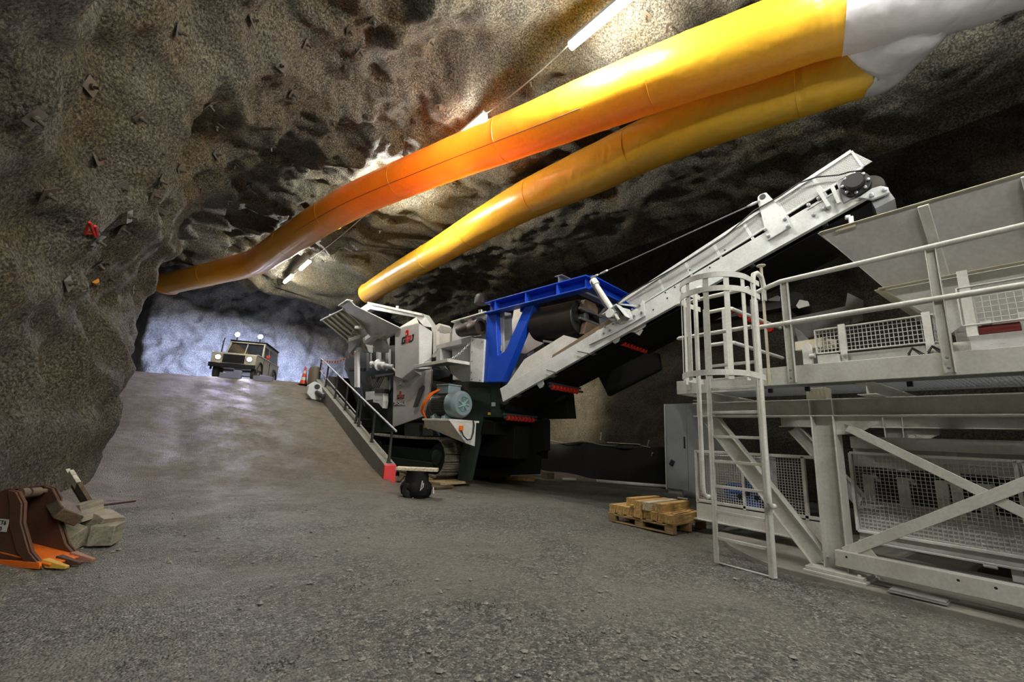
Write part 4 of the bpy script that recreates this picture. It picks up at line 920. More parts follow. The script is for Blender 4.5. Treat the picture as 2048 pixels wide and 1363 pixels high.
def hopper():
    R = empty('feed_hopper', (7.4, 0, 3.0), 0, 'large white steel feed hopper with flared ribbed walls above the platform', 'hopper')
    def put(b, name, m='hopper', bevel=.004): o = b.build(name, M[m], R, bevel); place((-7.4, 0, -3.0)); return o
    T0, T1 = V((6.0, 1.87, 3.96)), V((6.0, YE, 3.96)); B0 = V((6.5, 1.42, 3.24)); B1 = V((6.5, YE+.4, 3.24))
    F0, F1 = V((8.9, 1.87, 3.96)), V((8.9, YE, 3.96)); G0 = V((8.4, 1.42, 3.24)); G1 = V((8.4, YE+.4, 3.24))
    for q in ((T0, T1, B1, B0), (T0, F0, G0, B0), (F0, F1, G1, G0), (T1, F1, G1, B1)):
        n = (q[1]-q[0]).cross(q[2]-q[0]).normalized(); b = MB(); b.plate(q, n*.008); put(b, 'hopper_wall')
    b = MB(); b.bar(T0, T1, .05, .012).bar(T0, F0, .05, .012).bar(F0, F1, .05, .012); put(b, 'rim', 'cream')
    for t in (.19, .335, .5, .7):
        p, q = T0.lerp(T1, t)+V((0, 0, -.04)), V((6.5, T0.lerp(T1, t).y-.0, 3.24)); b = MB(); b.bar(p+V((-.02, 0, 0)), q+V((-.02, 0, 0)), .09, .05, (-.8, 0, -.6)); put(b, 'rib', 'white2')
    b = MB(); b.bar(B0+V((-.05, .05, -.01)), B1+V((-.05, 0, -.01)), .1, .012); b.bar(B0+V((-.05, .05, -.01)), G0+V((0, .05, -.01)), .1, .012); put(b, 'flange', 'cream')
    C0, C1, E0, E1 = V((6.72, .95, 2.72)), V((6.72, YE+.8, 2.72)), V((8.2, .95, 2.72)), V((8.2, YE+.8, 2.72))
    Bl = [v+V((0, 0, -.02)) for v in (B0, B1, G0, G1)]
    for q in ((Bl[0], Bl[1], C1, C0), (Bl[0], Bl[2], E0, C0), (Bl[2], Bl[3], E1, E0)):
        n = (q[1]-q[0]).cross(q[2]-q[0]).normalized(); b = MB(); b.plate(q, n*.008); put(b, 'lower_wall', 'white2')
    b = MB(); b.plate([GX(1690, 455, 6.0)+V((0, 0, 0))+V((x, y, z)) for x, y, z in ((0, .1, -.02), (0, .1, .0), (0, -.1, .04), (0, -.1, -.02))], (.04, 0, 0)); put(b, 'rim_clip', 'cream')
    p = V((6.03, 1.55, 3.97)); b = MB(); b.obox(p+V((0, 0, .05)), Matrix.Rotation(.5, 3, 'Z'), .01, .025, .05); b.obox(p+V((0, .03, .10)), Matrix.Rotation(.5, 3, 'Z'), .02, .025, .02); put(b, 'limit_switch', 'galv')
hopper()
def feeder():
    R = empty('vibrating_feeder', (6.5, .5, 2.03), 0, 'white vibrating feeder with wire mesh side guards standing on the platform deck', 'feeder')
    def put(b, name, m='white2', bevel=.003, par=None, **kw):
        par = par or R; o = b.build(name, M[m], par, bevel, **kw)
        if par is R: place((-6.5, -.5, -2.03))
        return o
    def pg(pts, x): return [GX(a, b, x) for a, b in pts]
    x = 6.3
    def frame(q, w, name='guard_frame'):
        b = MB()
        for i in range(4): b.bar(q[i], q[(i+1) % 4], .012, w, (1, 0, 0))
        return put(b, name)
    q = [V((x, 2.13, 2.80)), V((x, 1.04, 2.80)), V((x, 1.04, 2.50)), V((x, 2.13, 2.50))]
    fr = frame(q, .05)
    b = MB(); b.grid(q[3], q[2]-q[3], q[0]-q[3], 27, 6, .0028); put(b, 'wire_mesh', 'mesh', 0, smooth=False, recalc=False)
    q2 = [V((x, 1.04, 2.80)), V((x+.5, .98, 2.80)), V((x+.5, .98, 2.50)), V((x, 1.04, 2.50))]
    frame(q2, .05); b = MB(); b.grid(q2[3], q2[2]-q2[3], q2[0]-q2[3], 12, 6, .0028); put(b, 'wire_mesh', 'mesh', 0, smooth=False, recalc=False)
    for (y, z0, z1) in ((1.84, 2.33, 2.83), (1.07, 2.28, 2.83)):
        b = MB(); b.box(x-.03, x-.015, y-.035, y+.035, z0, z1); b.bolts([(x-.03, y, z0+.12)], (-1, 0, 0), .018, .012); put(b, 'guard_post')
    b = MB(); b.box(x-.005, x+.4, -1.2, 2.05, 2.24, 2.47); put(b, 'trough', 'white2')
    b = MB(); b.box(x-.04, x+.02, -1.2, 2.0, 2.215, 2.24); b.box(x-.03, x-.005, .9, .98, 2.24, 2.47); put(b, 'trough_flange', 'cream')
    b = MB(); b.box(x-.10, x+.05, 1.88, 2.10, 2.17, 2.46); b.lathe((x-.1, 2.12, 2.46), (0, 1, 0), [(.03, 0), (.03, .06)], 10); put(b, 'end_box')
    b = MB(); b.plate([(x-.10, 2.16, 2.36), (x-.10, 2.26, 2.36), (x-.10, 2.26, 2.60), (x-.10, 2.20, 2.64), (x-.10, 2.16, 2.6)], (.05, 0, 0)); put(b, 'end_lug')
    b = MB(); b.bar((x+.2, 2.05, 2.66), (x+.35, 2.42, 2.68), .24, .12); put(b, 'return_pipe', 'cream')
    for y in (1.16, 1.0):
        b = MB(); c = V((x-.05, y, 2.27))
        for k in range(3): b.tube([c+V((0, .05-.02*k, 0)), c+V((-.02, .09, .08+.02*k)), c+V((-.02, .05, .16+.01*k)), c+V((0, -.01-.02*k, .09)), c+V((0, -.04, 0))], .006, 6)
        put(b, 'sensor_cable', 'black', 0)
        b = MB(); b.obox(c+V((0, 0, -.005)), Matrix(), .03, .06, .016); put(b, 'yellow_connector', 'yellow_dull')
    b = MB(); b.box(x-.1, x-.05, 1.42, 1.50, 2.205, 2.222); put(b, 'blue_clip', 'blue_light')
    # larger guard below the hopper
    x = 6.25
    q = [V((x, .80, 3.02)), V((x, -1.6, 3.02)), V((x, -1.6, 2.62)), V((x, .80, 2.62))]
    frame(q, .05); b = MB(); b.grid(q[3], q[2]-q[3], q[0]-q[3], 44, 7, .0028); put(b, 'wire_mesh', 'mesh', 0, smooth=False, recalc=False)
    b = MB(); b.box(x-.02, x, .70, .78, 2.5, 3.2); b.plate(pg([(1890, 590), (1925, 575), (1925, 650), (1900, 668), (1895, 640)], 6.35), (.01, 0, 0)); put(b, 'guard_post')
    b = MB(); b.box(x-.06, x+.03, .32, .76, 2.26, 2.50); b.bolts([(x-.06, .62, 2.4), (x-.06, .54, 2.4)], (-1, 0, 0), .008, .002); put(b, 'control_plate', 'hopper')
    b = MB(); b.box(x-.02, x+.01, -1.5, .34, 2.30, 2.50)
    for y in (.3, .02, -.35): b.box(x-.05, x-.02, y-.01, y+.01, 2.30, 2.50)
    put(b, 'side_rail', 'white2')
    b = MB(); b.lathe((x+.06, .70, 2.56), (0, -1, 0), [(.055, 0), (.055, .28)], 14); put(b, 'red_drum', 'red_dark')
    b = MB(); b.box(x-.0, x+.1, .16, .4, 2.5, 2.62); b.lathe((x-.03, .1, 2.6), (0, 0, -1), [(.03, 0), (.03, .03), (.012, .03), (.012, .12)], 12); put(b, 'spring_seat')
    b = MB(); b.box(x+.02, x+.08, .60, .68, 2.62, 2.66); b.box(x+.03, x+.07, .28, .42, 2.62, 2.7); b.box(x+.03, x+.06, .1, .15, 2.62, 2.7); put(b, 'terminal', 'white_sticker')
    b = MB(); b.box(6.5, 8.2, -2.6, .9, 2.2, 2.7); put(b, 'feeder_body', 'hopper')
    b = MB(); b.box(6.32, 6.6, 1.1, 2.9, 2.05, 2.2); put(b, 'support_rail', 'hopper')
feeder()
def lower_machine():
    # caged conveyor tail with the blue motor
    R = empty('guarded_conveyor', (6.9, 3.3, .2), 0, 'white guarded conveyor tail with fine mesh screen and blue gearmotor behind the ladder', 'conveyor')
    def mk(R, off):
        def put(b, name, m='white2', bevel=.003, par=None, **kw):
            o = b.build(name, M[m], par or R, bevel, **kw)
            if par is None: place(off)
            return o
        return put
    put = mk(R, (-6.9, -3.3, -.2)); x = 6.7
    b = MB(); b.box(x-.02, x+.02, 2.1, 4.1, .19, .42); b.box(x-.05, x+.05, 2.1, 4.15, .17, .19); put(b, 'base_frame')
    b = MB()
    for p, q in (((x, 4.08, .42), (x, 4.08, 1.22)), ((x, 2.55, .42), (x, 2.55, 1.22)), ((x, 4.08, 1.2), (x, 2.12, 1.22)), ((x, 3.35, .42), (x, 3.35, 1.22)), ((x, 2.2, .3), (x, 2.2, 1.22)), ((x, 4.08, .46), (x, 2.12, .46)), ((x, 4.08, 1.2), (x+1.1, 4.08, 1.2)), ((x, 4.08, .45), (x+1.1, 4.08, .45))): b.bar(p, q, .04, .05, (1, 0, 0))
    put(b, 'guard_frame')
    b = MB(); b.grid((x, 4.06, .47), (0, -1.52, 0), (0, 0, .72), 42, 20, .0028); put(b, 'wire_mesh', 'mesh', 0, smooth=False, recalc=False)
    b = MB(); b.grid((x, 4.08, .47), (1.1, 0, 0), (0, 0, .72), 30, 20, .0028); put(b, 'wire_mesh', 'mesh', 0, smooth=False, recalc=False)
    b = MB(); b.box(x-.03, x-.01, 2.12, 2.30, .22, 1.45)
    for z in (.9, 1.0, 1.1, 1.2, 1.3): b.box(x-.035, x-.03, 2.14, 2.28, z, z+.01)
    put(b, 'side_plate')
    b = MB(); b.box(x+.05, x+1.1, 3.36, 4.05, .60, 1.16); put(b, 'inner_housing', 'hopper')
    gm = MB(); c = V((x+.16, 3.32, .66)); gm.lathe(c+V((0, .38, 0)), (0, -1, 0), [(.09, 0), (.14, .04), (.16, .1), (.16, .38), (.14, .42), (.14, .60), (.1, .64)], 26)
    for k in range(20): a = 2*math.pi*k/20; v = V((math.cos(a), 0, math.sin(a))); gm.bar(c+V((0, .25, 0))+v*.155, c+V((0, -.02, 0))+v*.155, .01, .03, v)
    gm.obox(c+V((0, -.05, -.02)), Matrix(), .15, .1, .2); gm.obox(c+V((0, .15, .18)), Matrix(), .08, .09, .04); gm = put(gm, 'gearmotor', 'blue_motor', .012)
    b = MB()
    for yy, zz in ((-.02, .0), (-.14, -.05), (.1, -.06)): b.lathe(c+V((-.155, yy, zz)), (-1, 0, 0), [(.035, 0), (.035, .012)], 12)
    put(b, 'bearing_cap', 'ink', par=gm)
    # long guarded conveyor body
    R2 = empty('guarded_conveyor', (6.9, .5, .2), 0, 'long white guarded belt conveyor behind the cross braces at far right', 'conveyor')
    put = mk(R2, (-6.9, -.5, -.2)); y0, y1 = YE, 2.02
    b = MB()
    for p, q in (((x, y1, 1.30), (x, y0, 1.30)), ((x, y1, .40), (x, y0, .40)), ((x, y1, .4), (x, y1, 1.3)), ((x, .66, .4), (x, .66, 1.3)), ((x, .60, .4), (x, .60, 1.3)), ((x, -.8, .4), (x, -.8, 1.3))): b.bar(p, q, .03, .055, (1, 0, 0))
    put(b, 'guard_frame')
    b = MB(); b.grid((x, y1-.03, .43), (0, .66-y1, 0), (0, 0, .85), 34, 21, .0026); put(b, 'wire_mesh', 'mesh', 0, smooth=False, recalc=False)
    b = MB(); b.grid((x, .57, .43), (0, -1.3, 0), (0, 0, .85), 34, 21, .0026); put(b, 'wire_mesh', 'mesh', 0, smooth=False, recalc=False)
    b = MB(); b.box(x+.05, x+.9, y0, y1, 1.36, 1.50); b.box(x+.12, x+.14, y0, y1, 1.14, 1.36); put(b, 'top_beam', 'hopper')
    b = MB(); b.box(x+.02, x+.04, y0, y1, .30, .62); b.box(x-.04, x+.06, y0, y1, .28, .30); put(b, 'lower_side_plate', 'hopper')
    b = MB(); b.plate([(x+.06, y1, .62), (x+.06, y0, .62), (x+.22, y0, .74), (x+.22, y1, .74)], (.01, 0, .01)); put(b, 'belt_shelf', 'hopper')
    for k in range(9):
        y = 1.92-.33*k; b = MB(); b.bar((x+.2, y, .6), (x+.2, y, 1.05), .11, .03, (1, 0, 0)); b.bar((x+.2, y-.05, 1.05), (x+.24, y-.1, .98), .03, .05, (1, 0, 0)); put(b, 'idler_stand', 'white2')
    b = MB(); b.bar((x+.12, 1.13, .62), (x+.12, 1.13, 1.36), .09, .03, (1, 0, 0)); put(b, 'side_post')
    b = MB(); b.box(x+.5, x+1.3, y0, y1, .66, 1.1); put(b, 'belt_tunnel', 'black')
    b = MB(); b.box(x+.02, x+.10, .74, .82, .02, .28); b.box(x+.02, x+.5, -.6, .72, .12, .28); b.lathe((x-.02, 1.0, .27), (0, -1, 0), [(.02, 0), (.02, .1)], 10); put(b, 'support_foot')
    b = MB(); b.cyl((x-.25, 2.4, .16), (x-.25, y0, .20), .035, 14); tag(b.build('drain_pipe', M['darksteel']), 'dark grey pipe lying beneath the guarded conveyor at right', 'pipe')
    # grey chute sheets far behind the ladder
    b = MB(); b.plate([GX(a, c, 8.3) for a, c in [(1560, 640), (1690, 612), (1695, 585), (1727, 600), (1727, 640), (1680, 655), (1600, 668), (1605, 720), (1590, 720)]], (.03, 0, 0))
    b.plate([GX(a, c, 8.2) for a, c in [(1590, 665), (1700, 640), (1698, 652), (1600, 680)]], (.2, 0, 0)); b.plate([GX(a, c, 7.6) for a, c in [(1588, 655), (1600, 662), (1640, 705), (1622, 712), (1595, 680)]], (.1, 0, 0))
    b.plate([GX(a, c, 8.2) for a, c in [(1585, 705), (1650, 697), (1650, 735), (1585, 745)]], (.1, 0, 0))
    tag(b.build('discharge_chute', M['chute'], None, .004), 'dull grey folded sheet chute seen between the handrail bars', 'chute')
lower_machine()
def plinth():
    b = MB(); P = [(5.46, -4), (5.46, 2.44), (5.62, 2.75), (5.95, 3.2), (6.5, 3.7), (7.2, 3.9), (9.5, 4.0), (9.5, -4)]
    b.plate([(x, y, -.1) for x, y in P], (0, 0, .16)); o = b.build('concrete_plinth', M['concrete'], None, .015); tag(o, 'low cast concrete plinth under the white platform columns', 'plinth')
    b = MB(); b.obox(((5.60+5.5)/2, 1.28, .075), Matrix.Rotation(.06, 3, 'Z'), .09, .2, .006); b.obox(((5.60+5.5)/2+.01, 1.28, .088), Matrix.Rotation(.03, 3, 'Z'), .08, .19, .005)
    tag(b.build('steel_shim', M['chute'], None, .002), 'thin grey steel shim plate lying on the concrete plinth', 'plate')
plinth()
# ---------------------------------------------------------------- ramp kerb, handrails, props
M['darkpost'] = paint('dark_painted_post', (.035, .04, .045), .5, .5, (.10, .09, .08))
M['railwhite'] = paint('pale_worn_rail', (.50, .50, .52), .4, .4)
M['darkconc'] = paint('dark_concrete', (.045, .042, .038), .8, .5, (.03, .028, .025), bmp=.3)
M['cone'] = paint('orange_cone_plastic', (.90, .09, .01), .45, .1); M['reflective'] = paint('reflective_band', (.75, .78, .74), .4, .1)
M['pipe_brown'] = paint('brown_clay_pipe', (.16, .13, .09), .6, .3); M['tape_red'] = paint('red_tape', (.75, .03, .03), .5, .05)
M['carpaint'] = paint('cream_car_paint', (.42, .39, .31), .35, .3); M['carglass'] = paint('dark_car_glass', (.02, .025, .035), .08, .05, spec=.8)
M['mirror_red'] = paint('red_mirror_shell', (.6, .05, .04), .4, .1); M['tyre'] = paint('dusty_tyre', (.07, .062, .055), .8, .4, (.12, .11, .09))
M['head_glow'] = emis('headlight_glow', (1, .93, .88), 60); M['blue_glow'] = emis('roof_lamp_glow', (.75, .85, 1), 70); M['assumed_rear_glow'] = emis('assumed_rear_lamp_glow', (.8, .88, 1), 20)  # last glow belongs to the assumed rear lamps
M['rust_orange'] = paint('orange_worn_lip', (.75, .15, .01), .5, .4, (.3, .08, .02)); M['tooth_yellow'] = paint('yellow_tooth', (.62, .36, .05), .5, .3); M['tooth_tip'] = paint('worn_tooth', (.35, .16, .11), .5, .3)
M['steel_brown'] = paint('brown_steel', (.13, .09, .065), .5, .5); M['blockw'] = wood('grey_weathered_timber', (.27, .25, .20)); M['woodw'] = wood('pale_splintered_timber', (.60, .58, .52)); M['wood_dark'] = wood('dark_wet_timber', (.10, .07, .045))
M['wood_pale'] = wood('pale_timber', (.62, .55, .42)); M['wood_green'] = wood('greenish_timber', (.45, .42, .10))
M['cabinet'] = paint('grey_cabinet_paint', (.24, .255, .26), .35, .2); M['mint'] = paint('pale_edge', (.45, .52, .48), .4, .1)
M['pipe_grey'] = paint('grey_plastic_pipe', (.20, .22, .25), .4, .2); M['block'] = paint('pale_block', (.3, .32, .42), .7, .2)
def kz(y): return .46+.312*(y-10.55)                 # kerb top height
def kerb():
    R = empty('ramp_kerb', (KX0, 10.55, 0), 0, 'long sloping concrete kerb beside the ramp with its low end painted pink red', 'kerb')
    def put(b, name, m, bevel=.01): o = b.build(name, M[m], R, bevel); o.location = (-KX0, -10.55, 0); return o
    y0, y1 = 10.62, 19.6
    b = MB(); b.hexa([(KX0, y0, -.15), (KX1, y0, -.15), (KX1, y1, kz(y1)-.9), (KX0, y1, kz(y1)-.9), (KX0, y0, kz(y0)), (KX1, y0, kz(y0)), (KX1, y1, kz(y1)), (KX0, y1, kz(y1))]); put(b, 'kerb_body', 'concrete')
    b = MB(); b.hexa([(KX0-.004, 10.55, -.02), (KX1+.004, 10.55, -.02), (KX1+.004, 10.66, -.02), (KX0-.004, 10.66, -.02), (KX0-.004, 10.55, kz(y0)-.03), (KX1+.004, 10.55, kz(y0)-.03), (KX1+.004, 10.66, kz(y0)+.004), (KX0-.004, 10.66, kz(y0)+.004)]); tag(put(b, 'painted_end', 'pink'), 'pink red painted end face')
    for ya, yb in ((13.6, 14.9), (15.1, 16.3), (16.5, 17.9)):
        b = MB(); b.hexa([(KX0+.14, ya, kz(ya)), (KX1, ya, kz(ya)), (KX1, yb, kz(yb)), (KX0+.14, yb, kz(yb)), (KX0+.14, ya, kz(ya)+.07), (KX1, ya, kz(ya)+.07), (KX1, yb, kz(yb)+.07), (KX0+.14, yb, kz(yb)+.07)]); put(b, 'raised_slab', 'concrete')
    b = MB(); b.plate([(KX0+.02, 10.65, 0), (KX0+.02, 18.35, 0), (KX0+.02, 18.35, kz(18.35)-.05), (KX0+.02, 10.65, kz(10.65)-.02)], (.25, 0, 0)); put(b, 'retaining_wall', 'concrete')
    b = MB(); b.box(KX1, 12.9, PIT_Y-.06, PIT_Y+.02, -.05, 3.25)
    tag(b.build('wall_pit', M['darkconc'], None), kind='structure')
kerb()
def rails():
    X = 4.2
    def rail(ys, ytop, zt, mid, label, rail_ys):
        R = empty('ramp_handrail', (X, ys[0], kz(ys[0])), 0, label, 'handrail', None)
        def put(b, name, m): o = b.build(name, M[m], R, 0); o.location = (-X, -ys[0], -kz(ys[0])); return o
        for y in ys:
            b = MB(); b.cyl((X, y, kz(y)-.01), (X, y, kz(y)+zt-.02), .032, 12); b.cyl((X, y, kz(y)), (X, y, kz(y)+.28), .038, 12); b.lathe((X, y, kz(y)), (0, 0, 1), [(.07, 0), (.07, .012)], 12); put(b, 'post', 'darkpost')
        b = MB(); a, c = rail_ys; b.cyl((X, a, kz(a)+zt), (X, c, kz(c)+zt), .026, 12); put(b, 'top_rail', 'railwhite')
        if mid: b = MB(); b.cyl((X, a+.25, kz(a)+zt*.42), (X, c, kz(c)+zt*.42), .02, 10); put(b, 'mid_rail', 'railwhite')
        return R
    rail([10.72, 12.1, 13.38], 0, .84, False, 'lower handrail on the concrete kerb with one pale rail on three dark posts', (10.45, 13.5))
    rail([13.68, 15.0, 16.4, 18.0, 19.3], 0, .84, True, 'upper handrail on the concrete kerb with pale top and middle rails', (13.56, 19.4))
rails()
def cone(loc, lab, sc=1.0):
    R = empty('traffic_cone', loc, .3, lab, 'traffic cone', 'traffic cones on the ramp top')
    b = MB(); b.box(-.2, .2, -.2, .2, 0, .03); b.build('base', M['black'], R, .01)
    H = .72*sc; bands = [(0, .22, 'cone'), (.22, .40, 'reflective'), (.40, .62, 'cone'), (.62, .78, 'reflective'), (.78, 1, 'cone')]
    for a, c, m in bands:
        b = MB(); b.lathe((0, 0, .03), (0, 0, 1), [(.145*(1-a)+.03*a, a*H), (.145*(1-c)+.03*c, c*H)], 24); b.build('orange_band' if m == 'cone' else 'white_band', M[m], R)
def onfloor(px, py, zg=0.0):                         # march the view ray to the ramp / floor surface
    d = ray(px, py).normalized(); t = 1.0
    for _ in range(3000):
        p = CP+d*t
        if p.z <= floor_z(p.x, p.y): break
        t += .02
    return p
def ramp_top():
    cone(onfloor(606, 769), 'orange and white traffic cone standing left of the ramp kerb top')
    p = V((4.3, 20.1, kz(19.6)+.0)); 
    b = MB(); p = V((4.05, 19.4, kz(19.4)-.55)); b.lathe(p, (0.0, .15, 1), [(.2, 0), (.24, .1), (.24, .85), (.2, 1.0), (.1, 1.05)], 20); tag(b.build('barrel', M['pipe_brown']), 'olive brown barrel at the upper end of the ramp kerb', 'barrel')
    R = empty('pump_unit', (3.85, 17.6, ramp_z(3.85, 17.6)), 0, 'white housing with dark cylinder lying beside the kerb near the cone', 'pump')
    b = MB(); b.plate([(-.15, .1, .05), (.18, .1, .02), (.22, .1, .3), (.12, .1, .62), (-.12, .1, .72), (-.32, .1, .55), (-.35, .1, .25)], (0, .35, 0)); b.build('housing', M['white'], R, .02)
    b = MB(); b.lathe((-.02, .12, .52), (0, -1, 0), [(.10, 0), (.10, .03)], 16); b.build('port', M['black'], R)
    b = MB(); b.lathe((-.02, .1, .32), (.45, -1, -.35), [(.07, 0), (.08, .03), (.08, .3), (.11, .32), (.11, .5), (.08, .52)], 16); b.build('drive_cylinder', M['darksteel'], R)
    # red and white tape between the rail end and the machine
    b = MB(); w = MB(); a, c = V((4.2, 19.3, kz(19.3)+.8)), CP0+CS*.6+CC*6.2+V((0, 0, 4.25)); n = 26
    for k in range(n):
        def P(t): return a.lerp(c, t)-V((0, 0, .25*math.sin(math.pi*t)))
        b.v += [P(k/n)-V((0, 0, .035)), P(k/n)+V((0, 0, .035))]
        if k % 2: w.bar(P(k/n), P((k+1)/n), .006, .072)
    b.f = [(2*i, 2*i+1, 2*i+3, 2*i+2) for i in range(n-1)]
    t = b.build('barrier_tape', M['tape_red']); tag(t, 'red and white barrier tape strung from the upper handrail to the crusher', 'tape'); w.build('white_stripe', M['reflective'], t)
    b = MB(); w = MB(); n = 9; a, c = V((4.2, 19.3, kz(19.3)+.8)), V((4.22, 18.2, kz(18.2)+.1))
    b.bar(a, c, .004, .08)
    for k in range(0, n, 2): w.bar(a.lerp(c, k/n), a.lerp(c, (k+1)/n), .006, .082)
    t = b.build('barrier_tape', M['tape_red']); tag(t, 'short red and white tape end hanging from the upper rail', 'tape'); w.build('white_stripe', M['reflective'], t)
    q = onfloor(632, 765); 
ramp_top()
# ---------------------------------------------------------------- off-road car on the crest
def car():
    p = onfloor(482, 764); 
    fl = onfloor(440, 757); fr = onfloor(520, 763)
    c = V((1.28, 22.2, 0)); c.z = ramp_z(c.x, c.y)+.04
    ang = math.atan2(-1.0, -.36)                     # heading of the nose
    hx, hy = math.cos(ang), math.sin(ang)
    R = empty('offroad_car', (c.x, c.y, c.z), ang, 'cream boxy off-road car with blazing headlights and roof lamps at the ramp crest', 'car')
    # local: +x forward, y left, z up; front bumper at x = 0
    def put(b, name, m, par=None, bevel=.02): return b.build(name, M[m], par or R, bevel)
    Wd = .86
    b = MB(); prof = [(-.05, .55), (-.05, 1.12), (-.12, 1.18), (-1.35, 1.24), (-1.35, .55)]
    b.plate([(x, -Wd, z) for x, z in prof], (0, 2*Wd, 0)); body = put(b, 'body', 'carpaint')
    b = MB(); prof = [(-1.30, .50), (-1.30, 1.24), (-4.45, 1.24), (-4.45, .55), (-3.95, .52), (-3.8, .95), (-3.3, .95), (-3.15, .50)]
    b.plate([(x, -Wd, z) for x, z in prof], (0, 2*Wd, 0)); put(b, 'body', 'carpaint', body)
    b = MB(); b.plate([(-1.40, -.78, 1.24), (-1.72, -.72, 1.88), (-4.40, -.72, 1.88), (-4.45, -.80, 1.24)], (0, .04, 0)); b.plate([(-1.40, .74, 1.24), (-1.72, .68, 1.88), (-4.40, .68, 1.88), (-4.45, .76, 1.24)], (0, .04, 0))
    b.plate([(-1.66, -.74, 1.88), (-1.66, .74, 1.88), (-4.45, .74, 1.88), (-4.45, -.74, 1.88)], (0, 0, .06)); b.box(-4.45, -4.40, -.76, .76, 1.24, 1.88); put(b, 'cabin', 'carpaint', None, .015)
    b = MB(); b.plate([(-1.385, -.72, 1.27), (-1.385, .72, 1.27), (-1.70, .66, 1.84), (-1.70, -.66, 1.84)], (-.01, 0, .0)); put(b, 'windscreen', 'carglass', None, 0)
    b = MB(); b.bar((-1.37, 0, 1.26), (-1.69, 0, 1.86), .03, .03); b.bar((-1.38, -.76, 1.26), (-1.69, .0-.70, 1.88), .05, .04); b.bar((-1.38, .76, 1.26), (-1.69, .70, 1.88), .05, .04); put(b, 'windscreen_pillar', 'carpaint', None, 0)
    for s in (-1, 1):
        for x0, x1 in ((-1.75, -2.40), (-2.62, -4.25)):
            b = MB(); b.plate([(x0-(.0 if x0 < -2 else -.12), s*.795, 1.29), (x1, s*.795, 1.29), (x1, s*.735, 1.80), (x0, s*.735, 1.80)], (0, s*.012, 0)); put(b, 'side_window', 'carglass', None, 0)
        b = MB(); b.bar((-.1, s*.87, 1.19), (-4.45, s*.87, 1.235), .02, .03); put(b, 'waist_trim', 'white2', None, 0)
        b = MB(); b.obox((-1.62, s*.95, 1.32), Matrix(), .03, .08, .07); put(b, 'wing_mirror', 'mirror_red' if s > 0 else 'black', None, .01)
        for x in (-.75, -3.55):
            w = MB(); w.lathe((x, s*.62, .40), (0, s, 0), [(.30, 0), (.39, .02), (.40, .06), (.40, .18), (.36, .22), (.2, .23)], 26); w = put(w, 'wheel', 'tyre', None, 0)
            h = MB(); h.lathe((x, s*.80, .40), (0, s, 0), [(.2, 0), (.2, .05), (.15, .03), (.06, .03), (.06, .07)], 20); put(h, 'rim', 'grey', w, 0)
            a = MB(); a.tube([(x+math.cos(t*math.pi/10)*.47, s*.88, .44+math.sin(t*math.pi/10)*.47) for t in range(11)], .045, 8); put(a, 'wheel_arch', 'black', None, 0)
        b = MB(); b.box(-1.32, -1.34, s*.865-.01, s*.865+.01, .55, 1.2); b.box(-2.5, -2.52, s*.865-.01, s*.865+.01, .55, 1.2); b.box(-2.30, -2.4, s*.88-.01, s*.88+.01, 1.02, 1.06); put(b, 'door_gap', 'black', None, 0)
    b = MB(); b.box(-.06, .12, -.88, .88, .52, .70); put(b, 'bumper', 'black', None, .02)
    b = MB(); b.box(-.05, -.03, -.42, .42, .74, 1.10)
    for k in range(5): b.box(-.035, -.015, -.40, .40, .78+.065*k, .80+.065*k)
    put(b, 'grille', 'black', None, 0)
    b = MB(); b.box(-.04, .02, -.12, .12, .60, .66); put(b, 'front_plate', 'white2', None, 0)
    b = MB()
    for y in (-.74, .74): b.bar((-1.75, y, 1.96), (-4.4, y, 1.96), .04, .05)
    for k in range(8): b.bar((-1.8-.37*k, -.74, 1.97), (-1.8-.37*k, .74, 1.97), .05, .03)
    b.box(-1.72, -4.5, -.78, .78, 1.99, 2.02); put(b, 'roof_rack', 'black', None, 0)
    for s in (-1, 1):
        b = MB(); b.lathe((-.07, s*.60, .95), (1, 0, 0), [(.11, 0), (.12, .04), (.10, .045)], 22); h = put(b, 'headlight', 'steel', None, 0)
        b = MB(); b.lathe((-.03, s*.60, .95), (1, 0, 0), [(.095, 0), (.09, .02), (.05, .035)], 22); put(b, 'lens', 'head_glow', h, 0)
        b = MB(); b.lathe((-1.62, s*.48, 2.26), (1, 0, 0), [(.06, -.06), (.12, 0), (.12, .03)], 22); b.box(-1.64, -1.60, s*.48-.02, s*.48+.02, 1.97, 2.18); h = put(b, 'roof_lamp', 'black', None, 0)
        b = MB(); b.lathe((-1.585, s*.48, 2.26), (1, 0, 0), [(.105, 0), (.09, .015)], 22); put(b, 'lens', 'blue_glow', h, 0)
    b = MB(); b.tube([(-1.2, -.88, 1.2), (-1.25, -.88, 1.8), (-1.3, -.86, 2.0)], .03, 10); put(b, 'snorkel', 'black', None, 0)
    Mx = Matrix.Translation((c.x, c.y, c.z)) @ Matrix.Rotation(ang, 4, 'Z')
    for s in (-1, 1):
        for loc, tgt, col, pw, sz in (((.06, s*.6, .95), (9, s*.9-1.8, -2.2), (1, .86, .74), 60, 80), ((-1.5, s*.48, 2.26), (7, s*1-2.6, -2.6), (.45, .47, 1), 420, 75)):
            o = light('SPOT', 'car_beam', Mx @ V(loc), pw, col, .05, spot_size=math.radians(sz), spot_blend=.9); aim(o, Mx @ V(tgt))
    # assumed rear lamps, unseen, added to light the back wall behind the car
    b = MB(); 
    for y in (-.5, .5): b.lathe((-4.5, y, 2.08), (-1, 0, 0), [(.08, 0), (.10, .05), (.08, .055)], 16)
    put(b, 'assumed_rear_lamp', 'assumed_rear_glow', None, 0)
